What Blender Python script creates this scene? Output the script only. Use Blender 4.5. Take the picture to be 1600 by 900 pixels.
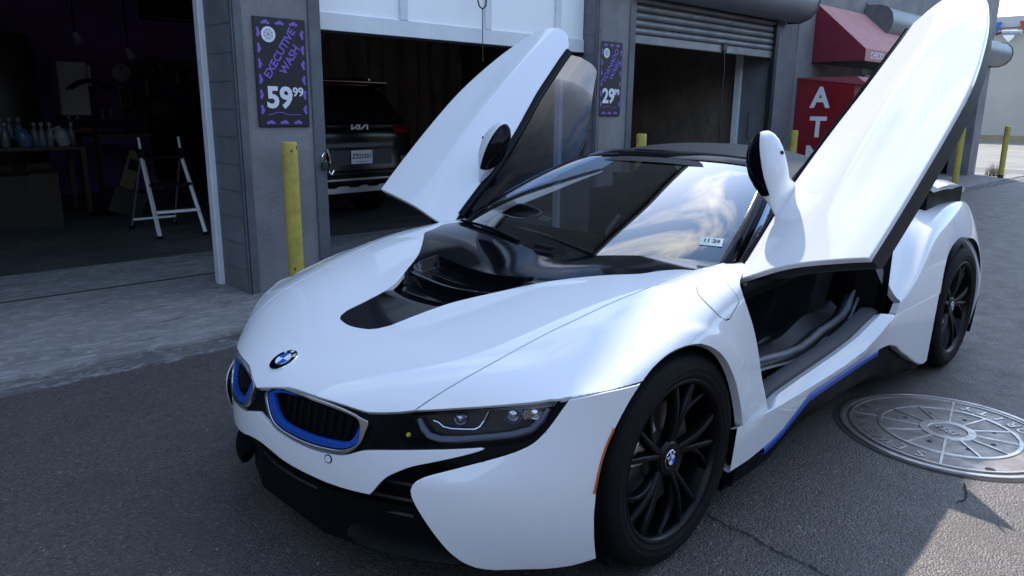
import bpy, math, random
import numpy as np
from mathutils import Vector, Matrix, geometry
random.seed(7)
for _o in list(bpy.data.objects):
    bpy.data.objects.remove(_o)
scene = bpy.context.scene
COL = scene.collection
# ---------------------------------------------------------------- camera
CAM = (1.892, 2.074, 1.424, math.radians(-134.785), math.radians(13.485), math.radians(0.631))
def make_camera():
    x, y, z, yaw, pitch, roll = CAM
    f = Vector((math.cos(yaw)*math.cos(pitch), math.sin(yaw)*math.cos(pitch), -math.sin(pitch)))
    r = f.cross(Vector((0, 0, 1))).normalized(); u = r.cross(f)
    c, s = math.cos(roll), math.sin(roll)
    r2 = c*r+s*u; u2 = -s*r+c*u
    m = Matrix.Identity(4)
    for i in range(3):
        m[i][0] = r2[i]; m[i][1] = u2[i]; m[i][2] = -f[i]
    m.translation = (x, y, z)
    cd = bpy.data.cameras.new('camera'); cd.lens = 26.24; cd.sensor_width = 36; cd.clip_start = .05; cd.clip_end = 2000
    co = bpy.data.objects.new('camera', cd); COL.objects.link(co); co.matrix_world = m
    scene.camera = co
make_camera()
# ---------------------------------------------------------------- sky and sun
SUN_AZ, SUN_EL = math.radians(-136.0), math.radians(41.6)      # direction towards the sun, azimuth from +x
def make_light():
    w = bpy.data.worlds.new('World'); scene.world = w; w.use_nodes = True
    nt = w.node_tree; nt.nodes.clear(); N = nt.nodes.new; L = nt.links.new
    out = N('ShaderNodeOutputWorld'); bg = N('ShaderNodeBackground'); bg.inputs[1].default_value = .15
    sky = N('ShaderNodeTexSky'); sky.sky_type = 'NISHITA'; sky.sun_disc = False
    sky.sun_elevation = SUN_EL; sky.sun_rotation = math.radians(90)-SUN_AZ
    sky.air_density = 1.3; sky.dust_density = .25; sky.ozone_density = 3.2
    tc = N('ShaderNodeTexCoord')
    sep = N('ShaderNodeSeparateXYZ'); L(tc.outputs['Generated'], sep.inputs[0])
    # clouds on a flat layer: direction / height
    mx = N('ShaderNodeMath'); mx.operation = 'MAXIMUM'; mx.inputs[1].default_value = .06; L(sep.outputs[2], mx.inputs[0])
    dv = N('ShaderNodeVectorMath'); dv.operation = 'DIVIDE'; L(tc.outputs['Generated'], dv.inputs[0])
    cmb = N('ShaderNodeCombineXYZ')
    for k in range(3): L(mx.outputs[0], cmb.inputs[k])
    L(cmb.outputs[0], dv.inputs[1])
    nz = N('ShaderNodeTexNoise'); nz.inputs['Scale'].default_value = 1.7; nz.inputs['Detail'].default_value = 9
    nz.inputs['Roughness'].default_value = .6; nz.inputs['Distortion'].default_value = .9
    of = N('ShaderNodeVectorMath'); of.operation = 'ADD'; of.inputs[1].default_value = (3.3, 1.9, 0); L(dv.outputs[0], of.inputs[0]); L(of.outputs[0], nz.inputs['Vector'])
    cr = N('ShaderNodeValToRGB'); cr.color_ramp.elements[0].position = .49; cr.color_ramp.elements[1].position = .66
    L(nz.outputs['Fac'], cr.inputs[0])
    mix = N('ShaderNodeMix'); mix.data_type = 'RGBA'
    L(cr.outputs[0], mix.inputs[0]); L(sky.outputs[0], mix.inputs[6]); 
    # clouds scatter forward: brighter round the sun
    dt = N('ShaderNodeVectorMath'); dt.operation = 'DOT_PRODUCT'; L(tc.outputs['Generated'], dt.inputs[0])
    dt.inputs[1].default_value = (math.cos(SUN_AZ)*math.cos(SUN_EL), math.sin(SUN_AZ)*math.cos(SUN_EL), math.sin(SUN_EL))
    mz = N('ShaderNodeMath'); mz.operation = 'MAXIMUM'; mz.inputs[1].default_value = 0; L(dt.outputs['Value'], mz.inputs[0])
    pw = N('ShaderNodeMath'); pw.operation = 'POWER'; pw.inputs[1].default_value = 7; L(mz.outputs[0], pw.inputs[0])
    sc = N('ShaderNodeMapRange'); sc.inputs[3].default_value = 4.0; sc.inputs[4].default_value = 9.5; L(pw.outputs[0], sc.inputs[0])
    cl = N('ShaderNodeVectorMath'); cl.operation = 'SCALE'; cl.inputs[0].default_value = (1, .99, .98); L(sc.outputs[0], cl.inputs['Scale']); L(cl.outputs[0], mix.inputs[7])
    L(mix.outputs[2], bg.inputs[0]); L(bg.outputs[0], out.inputs[0])
    sd = bpy.data.lights.new('sun', 'SUN'); sd.energy = 2.45; sd.angle = math.radians(.5); sd.color = (1, .91, .80)
    so = bpy.data.objects.new('sun', sd); COL.objects.link(so)
    d = Vector((math.cos(SUN_AZ)*math.cos(SUN_EL), math.sin(SUN_AZ)*math.cos(SUN_EL), math.sin(SUN_EL)))
    so.rotation_euler = d.to_track_quat('Z', 'Y').to_euler(); so.location = d*60
make_light()
scene.render.engine = 'CYCLES'
vs = scene.view_settings
vs.view_transform = 'Standard'; vs.look = 'None'; vs.gamma = 1; vs.exposure = 1.62
# ---------------------------------------------------------------- materials
MATS = {}
def mat(name, col, rough=.5, metal=0., coat=0., spec=.5, var=0., vscale=8., bump=0., bscale=60., rvar=0., col2=None, detail=6, coat_rough=.03, emit=None, estr=0., trans=0., bdist=.002):
    m = bpy.data.materials.new(name); m.use_nodes = True; nt = m.node_tree; b = nt.nodes['Principled BSDF']; N = nt.nodes.new; L = nt.links.new
    b.inputs['Base Color'].default_value = (*col, 1); b.inputs['Roughness'].default_value = rough; b.inputs['Metallic'].default_value = metal
    b.inputs['Coat Weight'].default_value = coat; b.inputs['Coat Roughness'].default_value = coat_rough; b.inputs['Specular IOR Level'].default_value = spec
    if emit: b.inputs['Emission Color'].default_value = (*emit, 1); b.inputs['Emission Strength'].default_value = estr
    if trans: b.inputs['Transmission Weight'].default_value = trans
    tc = N('ShaderNodeTexCoord')
    if var or rvar:
        nz = N('ShaderNodeTexNoise'); nz.inputs['Scale'].default_value = vscale; nz.inputs['Detail'].default_value = detail; nz.inputs['Roughness'].default_value = .62
        L(tc.outputs['Object'], nz.inputs['Vector'])
        rp = N('ShaderNodeMapRange'); rp.inputs[1].default_value = .32; rp.inputs[2].default_value = .68; L(nz.outputs['Fac'], rp.inputs[0])
        if var:
            c2 = col2 or tuple(c*(1-var) for c in col)
            mx = N('ShaderNodeMix'); mx.data_type = 'RGBA'; mx.inputs[6].default_value = (*col, 1); mx.inputs[7].default_value = (*c2, 1)
            L(rp.outputs[0], mx.inputs[0]); L(mx.outputs[2], b.inputs['Base Color'])
        if rvar:
            r2 = N('ShaderNodeMapRange'); r2.inputs[3].default_value = max(0, rough-rvar); r2.inputs[4].default_value = min(1, rough+rvar)
            L(rp.outputs[0], r2.inputs[0]); L(r2.outputs[0], b.inputs['Roughness'])
    if bump:
        nb = N('ShaderNodeTexNoise'); nb.inputs['Scale'].default_value = bscale; nb.inputs['Detail'].default_value = 5
        L(tc.outputs['Object'], nb.inputs['Vector'])
        bp = N('ShaderNodeBump'); bp.inputs['Strength'].default_value = bump; bp.inputs['Distance'].default_value = bdist
        L(nb.outputs['Fac'], bp.inputs['Height']); L(bp.outputs[0], b.inputs['Normal'])
    MATS[name] = m
    return m
def glass_mat(name, tint, ior=1.5, rough=.0, boost=1.0, dust=0.):
    m = bpy.data.materials.new(name); m.use_nodes = True; nt = m.node_tree; nt.nodes.clear(); N = nt.nodes.new; L = nt.links.new
    out = N('ShaderNodeOutputMaterial'); tr = N('ShaderNodeBsdfTransparent'); tr.inputs[0].default_value = (*tint, 1)
    gl = N('ShaderNodeBsdfGlossy'); gl.inputs['Roughness'].default_value = rough; gl.inputs[0].default_value = (1, 1, 1, 1)
    fr = N('ShaderNodeFresnel'); fr.inputs[0].default_value = ior
    mu = N('ShaderNodeMath'); mu.operation = 'MULTIPLY'; mu.inputs[1].default_value = boost; mu.use_clamp = True; L(fr.outputs[0], mu.inputs[0])
    mx = N('ShaderNodeMixShader'); L(mu.outputs[0], mx.inputs[0]); L(tr.outputs[0], mx.inputs[1]); L(gl.outputs[0], mx.inputs[2])
    L(mx.outputs[0], out.inputs[0])
    MATS[name] = m
    return m
# ---------------------------------------------------------------- objects
def link(name, me, m, parent=None, kind=None):
    o = bpy.data.objects.new(name, me); COL.objects.link(o)
    if m is not None and not me.materials:
        for q in (m if isinstance(m, (list, tuple)) else [m]): me.materials.append(q)
    if parent is not None: o.parent = parent
    if kind: o['kind'] = kind
    return o
def thing(name, label, cat, loc=(0, 0, 0), rz=0., group=None, rx=0., ry=0.):
    o = bpy.data.objects.new(name, None); COL.objects.link(o); o.empty_display_size = .1
    o.location = loc; o.rotation_euler = (rx, ry, rz); tag(o, label, cat, group)
    return o
def tag(o, label, cat, group=None):
    o['label'] = label; o['category'] = cat
    if group: o['group'] = group
    return o
class MB:
    """collects simple solids into one mesh"""
    def __init__(s): s.v = []; s.f = []; s.mi = []; s.cur = 0
    def add(s, vs_, fs):
        n = len(s.v); s.v += [tuple(map(float, q)) for q in vs_]; s.f += [tuple(n+i for i in f) for f in fs]; s.mi += [s.cur]*len(fs); return s
    def box(s, lo, hi, bev=0.):
        (x0, y0, z0), (x1, y1, z1) = lo, hi
        x0, x1 = min(x0, x1), max(x0, x1); y0, y1 = min(y0, y1), max(y0, y1); z0, z1 = min(z0, z1), max(z0, z1)
        if bev <= 0:
            return s.add([(x0, y0, z0), (x1, y0, z0), (x1, y1, z0), (x0, y1, z0), (x0, y0, z1), (x1, y0, z1), (x1, y1, z1), (x0, y1, z1)],
                         [(0, 3, 2, 1), (4, 5, 6, 7), (0, 1, 5, 4), (1, 2, 6, 5), (2, 3, 7, 6), (3, 0, 4, 7)])
        b = min(bev, (x1-x0)*.45, (y1-y0)*.45, (z1-z0)*.45)
        P = {}; vs_ = []
        def pt(a, bb, c):
            k = (a, bb, c)
            if k not in P:
                P[k] = len(vs_); vs_.append(k)
            return P[k]
        X = (x0, x1); Y = (y0, y1); Z = (z0, z1); sg = (1, -1); fs = []
        c = {}
        for i in (0, 1):
            for j in (0, 1):
                for k in (0, 1):
                    c[i, j, k] = (pt(X[i], Y[j]+sg[j]*b, Z[k]+sg[k]*b), pt(X[i]+sg[i]*b, Y[j], Z[k]+sg[k]*b), pt(X[i]+sg[i]*b, Y[j]+sg[j]*b, Z[k]))
        for a in range(3):
            o1, o2 = [q for q in range(3) if q != a]
            for e in (0, 1):
                loop = []
                for (p_, q_) in ((0, 0), (1, 0), (1, 1), (0, 1)):
                    ii = [0, 0, 0]; ii[a] = e; ii[o1] = p_; ii[o2] = q_; loop.append(c[tuple(ii)][a])
                fs.append(loop)
            for p_ in (0, 1):
                for q_ in (0, 1):
                    i0 = [0, 0, 0]; i0[o1] = p_; i0[o2] = q_; i1 = list(i0); i1[a] = 1
                    fs.append([c[tuple(i0)][o1], c[tuple(i0)][o2], c[tuple(i1)][o2], c[tuple(i1)][o1]])
        for k in c: fs.append(list(c[k]))
        ctr = np.array([(x0+x1)/2, (y0+y1)/2, (z0+z1)/2]); A = np.array(vs_)
        o = []
        for f in fs:
            q = A[f]; nn = np.cross(q[1]-q[0], q[2]-q[0])
            o.append(tuple(f) if nn@(q.mean(0)-ctr) > 0 else tuple(reversed(f)))
        return s.add(vs_, o)
    def prism(s, poly, axis, a, b):
        """extrude a 2D polygon along axis (0,1,2) from a to b"""
        n = len(poly); o = [q for q in range(3) if q != axis]
        area = sum(poly[i][0]*poly[(i+1) % n][1]-poly[(i+1) % n][0]*poly[i][1] for i in range(n))
        flip = (area < 0) != (axis == 1) != (b < a)
        def mk(p_, t):
            r = [0, 0, 0]; r[axis] = t; r[o[0]] = p_[0]; r[o[1]] = p_[1]; return r
        vs_ = [mk(p_, a) for p_ in poly]+[mk(p_, b) for p_ in poly]
        fs = [tuple(range(n-1, -1, -1)), tuple(range(n, 2*n))]+[(i, (i+1) % n, n+(i+1) % n, n+i) for i in range(n)]
        if flip: fs = [tuple(reversed(f)) for f in fs]
        return s.add(vs_, fs)
    def tube(s, pts, r, seg=8, cap=True):
        pts = [Vector(q) for q in pts]; n = len(pts); rr = r if isinstance(r, (list, tuple)) else [r]*n
        base = len(s.v); vs_ = []; prev = None
        for i, q in enumerate(pts):
            d = ((pts[min(i+1, n-1)]-pts[max(i-1, 0)])).normalized()
            if prev is None:
                a = Vector((0, 0, 1)) if abs(d.z) < .9 else Vector((1, 0, 0)); x = d.cross(a).normalized()
            else: x = (prev-d*prev.dot(d)).normalized()
            prev = x; y = d.cross(x)
            for k in range(seg):
                t = 2*math.pi*k/seg; vs_.append(q+(x*math.cos(t)+y*math.sin(t))*rr[i])
        fs = [(i*seg+k, i*seg+(k+1) % seg, (i+1)*seg+(k+1) % seg, (i+1)*seg+k) for i in range(n-1) for k in range(seg)]
        if cap: fs += [tuple(range(seg-1, -1, -1)), tuple((n-1)*seg+k for k in range(seg))]
        return s.add(vs_, fs)
    def lathe(s, prof, c=(0, 0, 0), axis=2, seg=24, a0=0., a1=2*math.pi):
        """profile of (radius, height) turned round an axis through c"""
        full = abs(a1-a0-2*math.pi) < 1e-6; m_ = seg if full else seg+1; vs_ = []; o = [q for q in range(3) if q != axis]
        for (r, h) in prof:
            for k in range(m_):
                t = a0+(a1-a0)*k/seg; q = [0, 0, 0]; q[axis] = h; q[o[0]] = r*math.cos(t); q[o[1]] = r*math.sin(t); vs_.append([q[i]+c[i] for i in range(3)])
        fs = []
        for i in range(len(prof)-1):
            for k in range(seg):
                k2 = (k+1) % m_ if full else k+1
                f = (i*m_+k, i*m_+k2, (i+1)*m_+k2, (i+1)*m_+k); fs.append(f if axis != 1 else tuple(reversed(f)))
        return s.add(vs_, fs)
    def grid(s, P):
        P = np.asarray(P, float); n, m_ = P.shape[:2]
        return s.add(P.reshape(-1, 3).tolist(), [(i*m_+j, i*m_+j+1, (i+1)*m_+j+1, (i+1)*m_+j) for i in range(n-1) for j in range(m_-1)])
    def shell(s, P, th):
        """grid thickened along its own normals"""
        P = np.asarray(P, float); du = np.gradient(P, axis=0); dv = np.gradient(P, axis=1); nn = np.cross(du, dv); nn /= np.linalg.norm(nn, axis=2)[..., None]+1e-12
        Q = P-nn*th; n, m_ = P.shape[:2]; base = n*m_
        fs = [(i*m_+j, (i+1)*m_+j, (i+1)*m_+j+1, i*m_+j+1) for i in range(n-1) for j in range(m_-1)]
        fs += [tuple(base+k for k in reversed(f)) for f in fs]
        rim = [i*m_ for i in range(n)]+[(n-1)*m_+j for j in range(1, m_)]+[i*m_+m_-1 for i in range(n-2, -1, -1)]+[j for j in range(m_-2, 0, -1)]
        fs += [(rim[k], base+rim[k], base+rim[(k+1) % len(rim)], rim[(k+1) % len(rim)])[::-1] for k in range(len(rim))]
        return s.add(np.concatenate([P.reshape(-1, 3), Q.reshape(-1, 3)]).tolist(), fs)
    def mirrored(s):
        o = MB(); o.v = [(x, -y, z) for x, y, z in s.v]; o.f = [tuple(reversed(f)) for f in s.f]; o.mi = list(s.mi); return o
    def mesh(s, name, smooth=0):
        me = bpy.data.meshes.new(name); me.from_pydata(s.v, [], s.f); me.update()
        if any(s.mi): me.polygons.foreach_set('material_index', s.mi)
        if smooth:
            me.polygons.foreach_set('use_smooth', [True]*len(me.polygons)); me.set_sharp_from_angle(angle=math.radians(smooth))
        return me
    def build(s, name, m, parent=None, smooth=0, kind=None):
        return link(name, s.mesh(name, smooth), m, parent, kind)
def copy_tree(o, loc=None, rz=None, parent=None):
    c = o.copy(); COL.objects.link(c); c.parent = parent
    if loc is not None: c.location = loc
    if rz is not None: c.rotation_euler[2] = rz
    for ch in list(o.children): copy_tree(ch, parent=c)
    return c
def text_mesh(body, size, ext=.004, bold=0., font_shear=0., spacing=1.):
    cu = bpy.data.curves.new('t', 'FONT'); cu.body = body; cu.size = size; cu.extrude = ext; cu.offset = bold; cu.shear = font_shear
    cu.align_x = 'CENTER'; cu.align_y = 'CENTER'; cu.space_character = spacing; cu.resolution_u = 3
    o = bpy.data.objects.new('t', cu); COL.objects.link(o)
    dg = bpy.context.evaluated_depsgraph_get(); me = bpy.data.meshes.new_from_object(o.evaluated_get(dg)); me.materials.clear()
    bpy.data.objects.remove(o); bpy.data.curves.remove(cu)
    return me
def put_mesh(name, me, m, parent, origin, xdir, ydir):
    """place a flat mesh (text) with its x and y axes along given directions, baked into the vertices"""
    X = Vector(xdir).normalized(); Y = Vector(ydir).normalized(); Z = X.cross(Y); M = Matrix((X, Y, Z)).transposed().to_4x4(); M.translation = origin
    me.transform(M); return link(name, me, m, parent)
# ---------------------------------------------------------------- trimmed panels on smooth surfaces
def smooth_outline(pts, step, corner=38):
    """resample a closed outline with Catmull-Rom between its corners"""
    P = np.array(pts, float); n = len(P); isc = []
    for i in range(n):
        a = P[i]-P[i-1]; b = P[(i+1) % n]-P[i]
        isc.append(abs(math.degrees(math.atan2(a[0]*b[1]-a[1]*b[0], a@b))) > corner)
    out = []
    for i in range(n):
        p1, p2 = P[i], P[(i+1) % n]; p0 = P[i-1] if not isc[i] else 2*p1-p2; p3 = P[(i+2) % n] if not isc[(i+1) % n] else 2*p2-p1
        L = np.linalg.norm(p2-p1); k = max(1, int(L/step))
        for q in range(k):
            t = q/k; out.append(.5*((2*p1)+(-p0+p2)*t+(2*p0-5*p1+4*p2-p3)*t*t+(-p0+3*p1-3*p2+p3)*t**3))
    return np.array(out)
def inside(poly, pts):
    x, y = pts[:, 0], pts[:, 1]; r = np.zeros(len(pts), bool); n = len(poly)
    for i in range(n):
        (x1, y1), (x2, y2) = poly[i], poly[(i+1) % n]
        c = ((y1 > y) != (y2 > y)) & (x < (x2-x1)*(y-y1)/((y2-y1) if y2 != y1 else 1e-12)+x1); r ^= c
    return r
def cdt(poly, gu, gv, holes=(), mind=.35):
    loops = [np.asarray(poly)]+[np.asarray(h) for h in holes]
    allb = np.concatenate(loops); lo, hi = loops[0].min(0), loops[0].max(0)
    G = np.stack(np.meshgrid(np.arange(lo[0]+gu/2, hi[0], gu), np.arange(lo[1]+gv/2, hi[1], gv), indexing='ij'), -1).reshape(-1, 2)
    k = inside(loops[0], G)
    for h in loops[1:]: k &= ~inside(h, G)
    G = G[k]
    if len(G):
        d = np.full(len(G), 1e9); sc = np.array([1/gu, 1/gv])
        for q in allb: d = np.minimum(d, (((G-q)*sc)**2).sum(1))
        G = G[d > mind**2]
    pts = [Vector((float(a), float(b))) for a, b in np.concatenate([allb, G])]
    edges = []; b0 = 0
    for l in loops:
        n = len(l); edges += [(b0+i, b0+(i+1) % n) for i in range(n)]; b0 += n
    r = geometry.delaunay_2d_cdt(pts, edges, [], 0, 1e-6)
    vo = np.array([(q.x, q.y) for q in r[0]]); fo = [tuple(f) for f in r[2]]
    ct = np.array([vo[list(f)].mean(0) for f in fo]); k = inside(loops[0], ct)
    for h in loops[1:]: k &= ~inside(h, ct)
    fo = [f for f, q in zip(fo, k) if q]
    return vo, fo
def panel_mesh(name, patch, poly, sign=1, off=0., thick=.012, gu=.12, gv=.12, holes=(), mirror=False, disp=None, rim=True, lip=.0018, step=None, corner=38, inset=.0034):
    poly = smooth_outline(poly, step or min(gu, gv)*.8, corner); holes = [smooth_outline(h, step or min(gu, gv)*.8, corner) for h in holes]
    vo, fo = cdt(poly, gu, gv, holes)
    S = patch(vo[:, 0], vo[:, 1]); Nn = patch.normal(vo[:, 0], vo[:, 1])*sign
    o = off+(disp(vo, S) if disp is not None else 0.)
    S = S+Nn*(np.asarray(o)[:, None] if np.ndim(o) else o)
    if disp is not None:
        Nn = np.zeros_like(S)
    FA = np.array(fo); q = S[FA]; fn = np.cross(q[:, 1]-q[:, 0], q[:, 2]-q[:, 0]); cu = vo[FA].mean(1)
    bad = (fn*patch.normal(cu[:, 0], cu[:, 1])*sign).sum(1) < 0
    FA[bad] = FA[bad][:, ::-1]; fn[bad] *= -1
    if disp is not None:
        for k in range(3): np.add.at(Nn, FA[:, k], fn)
        Nn /= np.linalg.norm(Nn, axis=1)[:, None]+1e-12
    F = [tuple(f) for f in FA.tolist()]
    base = len(S); V = [S]; NN = [Nn]
    if rim:
        # boundary edges: those used by one face
        cnt = {}
        for f in F:
            for a, b in zip(f, f[1:]+f[:1]): cnt[(a, b)] = 1
        bd = [(a, b) for (a, b) in cnt if (b, a) not in cnt]
        nxt = {}; prv = {}
        for a, b in bd: nxt[a] = b; prv[b] = a
        ids = list(nxt); mp = {v: i for i, v in enumerate(ids)}
        outd = []
        for v in ids:
            t = S[nxt[v]]-S[prv.get(v, v)]; t /= np.linalg.norm(t)+1e-12; w = np.cross(t, Nn[v]); outd.append(w/(np.linalg.norm(w)+1e-12))
        outd = np.array(outd); S[ids] -= outd*inset; B = S[ids]; BN = Nn[ids]; n = len(ids)
        r0 = B; r1 = B+outd*lip*.7-BN*lip*.3; r2 = B+outd*lip-BN*lip*1.2; r3 = B+outd*lip-BN*thick
        V += [r0, r1, r2, r3]; h = (outd+BN); h /= np.linalg.norm(h, axis=1)[:, None]
        NN += [BN, h, outd, outd]
        for k in range(3):
            for a, b in bd:
                i, j = mp[a], mp[b]; F.append((base+k*n+j, base+k*n+i, base+(k+1)*n+i, base+(k+1)*n+j))
    V = np.concatenate(V); NN = np.concatenate(NN)
    if mirror:
        V = V*[1, -1, 1]; NN = NN*[1, -1, 1]; F = [tuple(reversed(f)) for f in F]
    me = bpy.data.meshes.new(name); me.from_pydata(V.tolist(), [], F); me.update()
    me.polygons.foreach_set('use_smooth', [True]*len(me.polygons))
    me.normals_split_custom_set_from_vertices(NN.tolist())
    return me
def panel(name, patch, poly, m, parent, **k):
    return link(name, panel_mesh(name, patch, poly, **k), m, parent)
def mir(uv): return [(a, -b) for a, b in reversed(uv)]
#GEO-BEGIN  smooth surfaces of the white car: x forward from the front axle, y to its left, z up
class Patch:
    """uniform bicubic B-spline fitted through a grid of points (rows may be mirrored over y=0)"""
    def __init__(s, data, mirror=False, lam=.02):
        d = np.array(data, float)
        if mirror:
            m = d[:, :0:-1].copy(); m[..., 1] *= -1
            s.v0 = -(d.shape[1]-1); d = np.concatenate([m, d], 1)
        else: s.v0 = 0
        s.n, s.m = d.shape[:2]
        s.C = s.fit(s.fit(d, lam).transpose(1, 0, 2), lam).transpose(1, 0, 2)
    def fit(s, d, lam):
        n = d.shape[0]; A = np.zeros((n, n+2))
        for i in range(n): A[i, i:i+3] = 1/6, 4/6, 1/6
        D = np.zeros((n, n+2))
        for i in range(n): D[i, i:i+3] = 1, -2, 1
        E2 = D[[0, -1]]*1e-3
        D3 = D[1:]-D[:-1]
        M = np.concatenate([A, E2, D3*math.sqrt(lam)]); rhs = np.concatenate([d.reshape(n, -1), np.zeros((2+n-1, d[0].size))])
        return np.linalg.lstsq(M, rhs, rcond=None)[0].reshape((n+2,)+d.shape[1:])
    def basis(s, t, n):
        i = np.clip(np.floor(t).astype(int), 0, n-2); f = t-i
        return i, np.stack([(1-f)**3, 3*f**3-6*f*f+4, -3*f**3+3*f*f+3*f+1, f**3], -1)/6
    def __call__(s, u, v):
        u = np.atleast_1d(np.asarray(u, float)); v = np.atleast_1d(np.asarray(v, float))-s.v0
        i, a = s.basis(u, s.n); j, b = s.basis(v, s.m)
        r = np.zeros(u.shape+(3,))
        for k in range(4):
            for l in range(4): r += s.C[i+k, j+l]*(a[:, k]*b[:, l])[:, None]
        return r
    def normal(s, u, v, h=1e-3):
        u = np.atleast_1d(np.asarray(u, float)); v = np.atleast_1d(np.asarray(v, float))
        n = np.cross(s(u+h, v)-s(u-h, v), s(u, v+h)-s(u, v-h)); return n/(np.linalg.norm(n, axis=1)[:, None]+1e-12)
def lerp_rows(xs, *cols):
    return xs
_T = [0, .06, .14, .25, .40, .55, .70, .85, 1]
def _front_clip():
    # rows by |y|; each: front edge (x,z), then heights at absolute x
    rows = []
    spec = {0.0: (.905, .60, [(.83, .655), (.70, .694), (.585, .712), (.40, .742), (.2, .775), (0, .805), (-.2, .828), (-.62, .85)]),
            0.2: (.885, .612, [(.80, .662), (.70, .697), (.585, .722), (.40, .765), (.2, .802), (0, .836), (-.2, .855), (-.62, .87)]),
            0.4: (.797, .603, [(.74, .645), (.655, .692), (.56, .722), (.40, .765), (.2, .81), (0, .848), (-.2, .875), (-.62, .885)]),
            0.57: (.687, .622, [(.65, .664), (.57, .702), (.47, .737), (.33, .775), (.15, .818), (0, .848), (-.2, .878), (-.62, .888)]),
            0.69: (.596, .643, [(.56, .672), (.49, .702), (.40, .733), (.28, .769), (.14, .808), (0, .841), (-.2, .873), (-.62, .886)]),
            0.78: (.525, .656, [(.48, .676), (.42, .698), (.34, .722), (.23, .758), (.11, .795), (-.02, .829), (-.2, .860), (-.62, .876)])}
    for y, (fx, fz, pts) in spec.items():
        pts = sorted([(fx, fz)]+pts); X = np.array([q[0] for q in pts]); Z = np.array([q[1] for q in pts])
        xs = np.array([fx*(1-t)-.62*t for t in _T])
        rows.append([(x, y, float(np.interp(x, X, Z))) for x in xs])
    x6 = [.445, .41, .35, .265, .145, 0, -.17, -.38, -.62]
    z6 = [.667, .682, .70, .724, .76, .795, .826, .847, .856]
    rows.append([(x, .855-.0*x, z) for x, z in zip(x6, z6)])
    x7 = [.385, .36, .31, .24, .13, 0, -.17, -.38, -.62]
    rows.append(list(zip(x7, [.905, .907, .91, .914, .917, .918, .912, .898, .886], [.668, .675, .685, .702, .73, .757, .777, .79, .795])))
    x8 = [.335, .32, .285, .225, .125, 0, -.17, -.38, -.62]
    rows.append(list(zip(x8, [.932, .934, .938, .942, .947, .949, .945, .922, .903], [.662, .665, .67, .68, .70, .712, .70, .67, .66])))
    rows.append(list(zip(x8, [.940, .942, .944, .946, .949, .951, .949, .930, .912], [.58]*5+[.57, .56, .54, .53])))
    rows.append(list(zip(x8, [.938, .940, .942, .944, .947, .949, .948, .934, .918], [.45]*9)))
    rows.append(list(zip(x8, [.925, .928, .930, .932, .935, .938, .940, .932, .918], [.30]*9)))
    return np.array(rows).transpose(1, 0, 2)
HOOD = Patch(_front_clip(), mirror=True, lam=.03)
_by = [0, .2, .4, .575, .72, .83, .90, .938, .950]
_b = []
_b.append(list(zip([.905, .882, .797, .682, .574, .480, .392, .318, .235], [0, .2, .4, .573, .715, .822, .895, .931, .944], [.600, .612, .603, .622, .645, .661, .670, .677, .692])))
_b.append(list(zip([.922, .897, .814, .710, .605, .508, .412, .335, .26], _by, [.545]*9)))
_b.append(list(zip([.934, .910, .834, .737, .634, .533, .430, .345, .27], [0, .2, .4, .58, .728, .838, .908, .942, .953], [.45]*9)))
_b.append(list(zip([.934, .912, .840, .749, .648, .545, .440, .355, .28], [0, .2, .4, .58, .73, .84, .91, .943, .953], [.35]*9)))
_b.append(list(zip([.915, .896, .832, .745, .646, .545, .442, .358, .285], [0, .2, .4, .575, .722, .832, .903, .936, .945], [.25]*9)))
_b.append(list(zip([.88, .866, .82, .74, .64, .535, .438, .358, .285], [0, .2, .4, .565, .708, .815, .886, .92, .93], [.16]*9)))
BUMP = Patch(np.array(_b), mirror=True, lam=.01)
# rear quarter: stations x, rows bottom -> ridge -> inner
_rx = [-1.62, -1.82, -2.02, -2.22, -2.45, -2.78, -3.08, -3.34, -3.54, -3.68]
_ry = [.945, .950, .955, .960, .966, .970, .958, .915, .80, .55]
_rz = [.56, .60, .66, .745, .845, .912, .915, .885, .845, .80]       # ridge height
_rr = [.935, .93, .918, .895, .86, .835, .82, .775, .66, .45]        # ridge |y|
_iy = [.80, .79, .78, .77, .75, .72, .70, .66, .56, .38]
_iz = [.70, .72, .76, .81, .865, .905, .91, .89, .85, .81]
_jy = [.72, .70, .68, .66, .63, .60, .57, .53, .45, .30]
_jz = [.93, .95, .96, .96, .945, .925, .91, .89, .855, .815]
_r = []
for k in range(10):
    x, w, rz, ry = _rx[k], _ry[k], _rz[k], _rr[k]
    _r.append([(x, w-.025, .14), (x, w-.008, .32), (x, w, .47), (x, w*.6+ry*.4+.004, .47+(rz-.47)*.55), (x, ry+.012, rz-.02), (x, ry-.02, rz),
               (x, _iy[k], _iz[k]), (x, _jy[k], _jz[k]), (x, _jy[k]*.5, _jz[k]+.012), (x, 0, _jz[k]+.015)])
REAR = Patch(np.array(_r), lam=.01)
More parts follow.
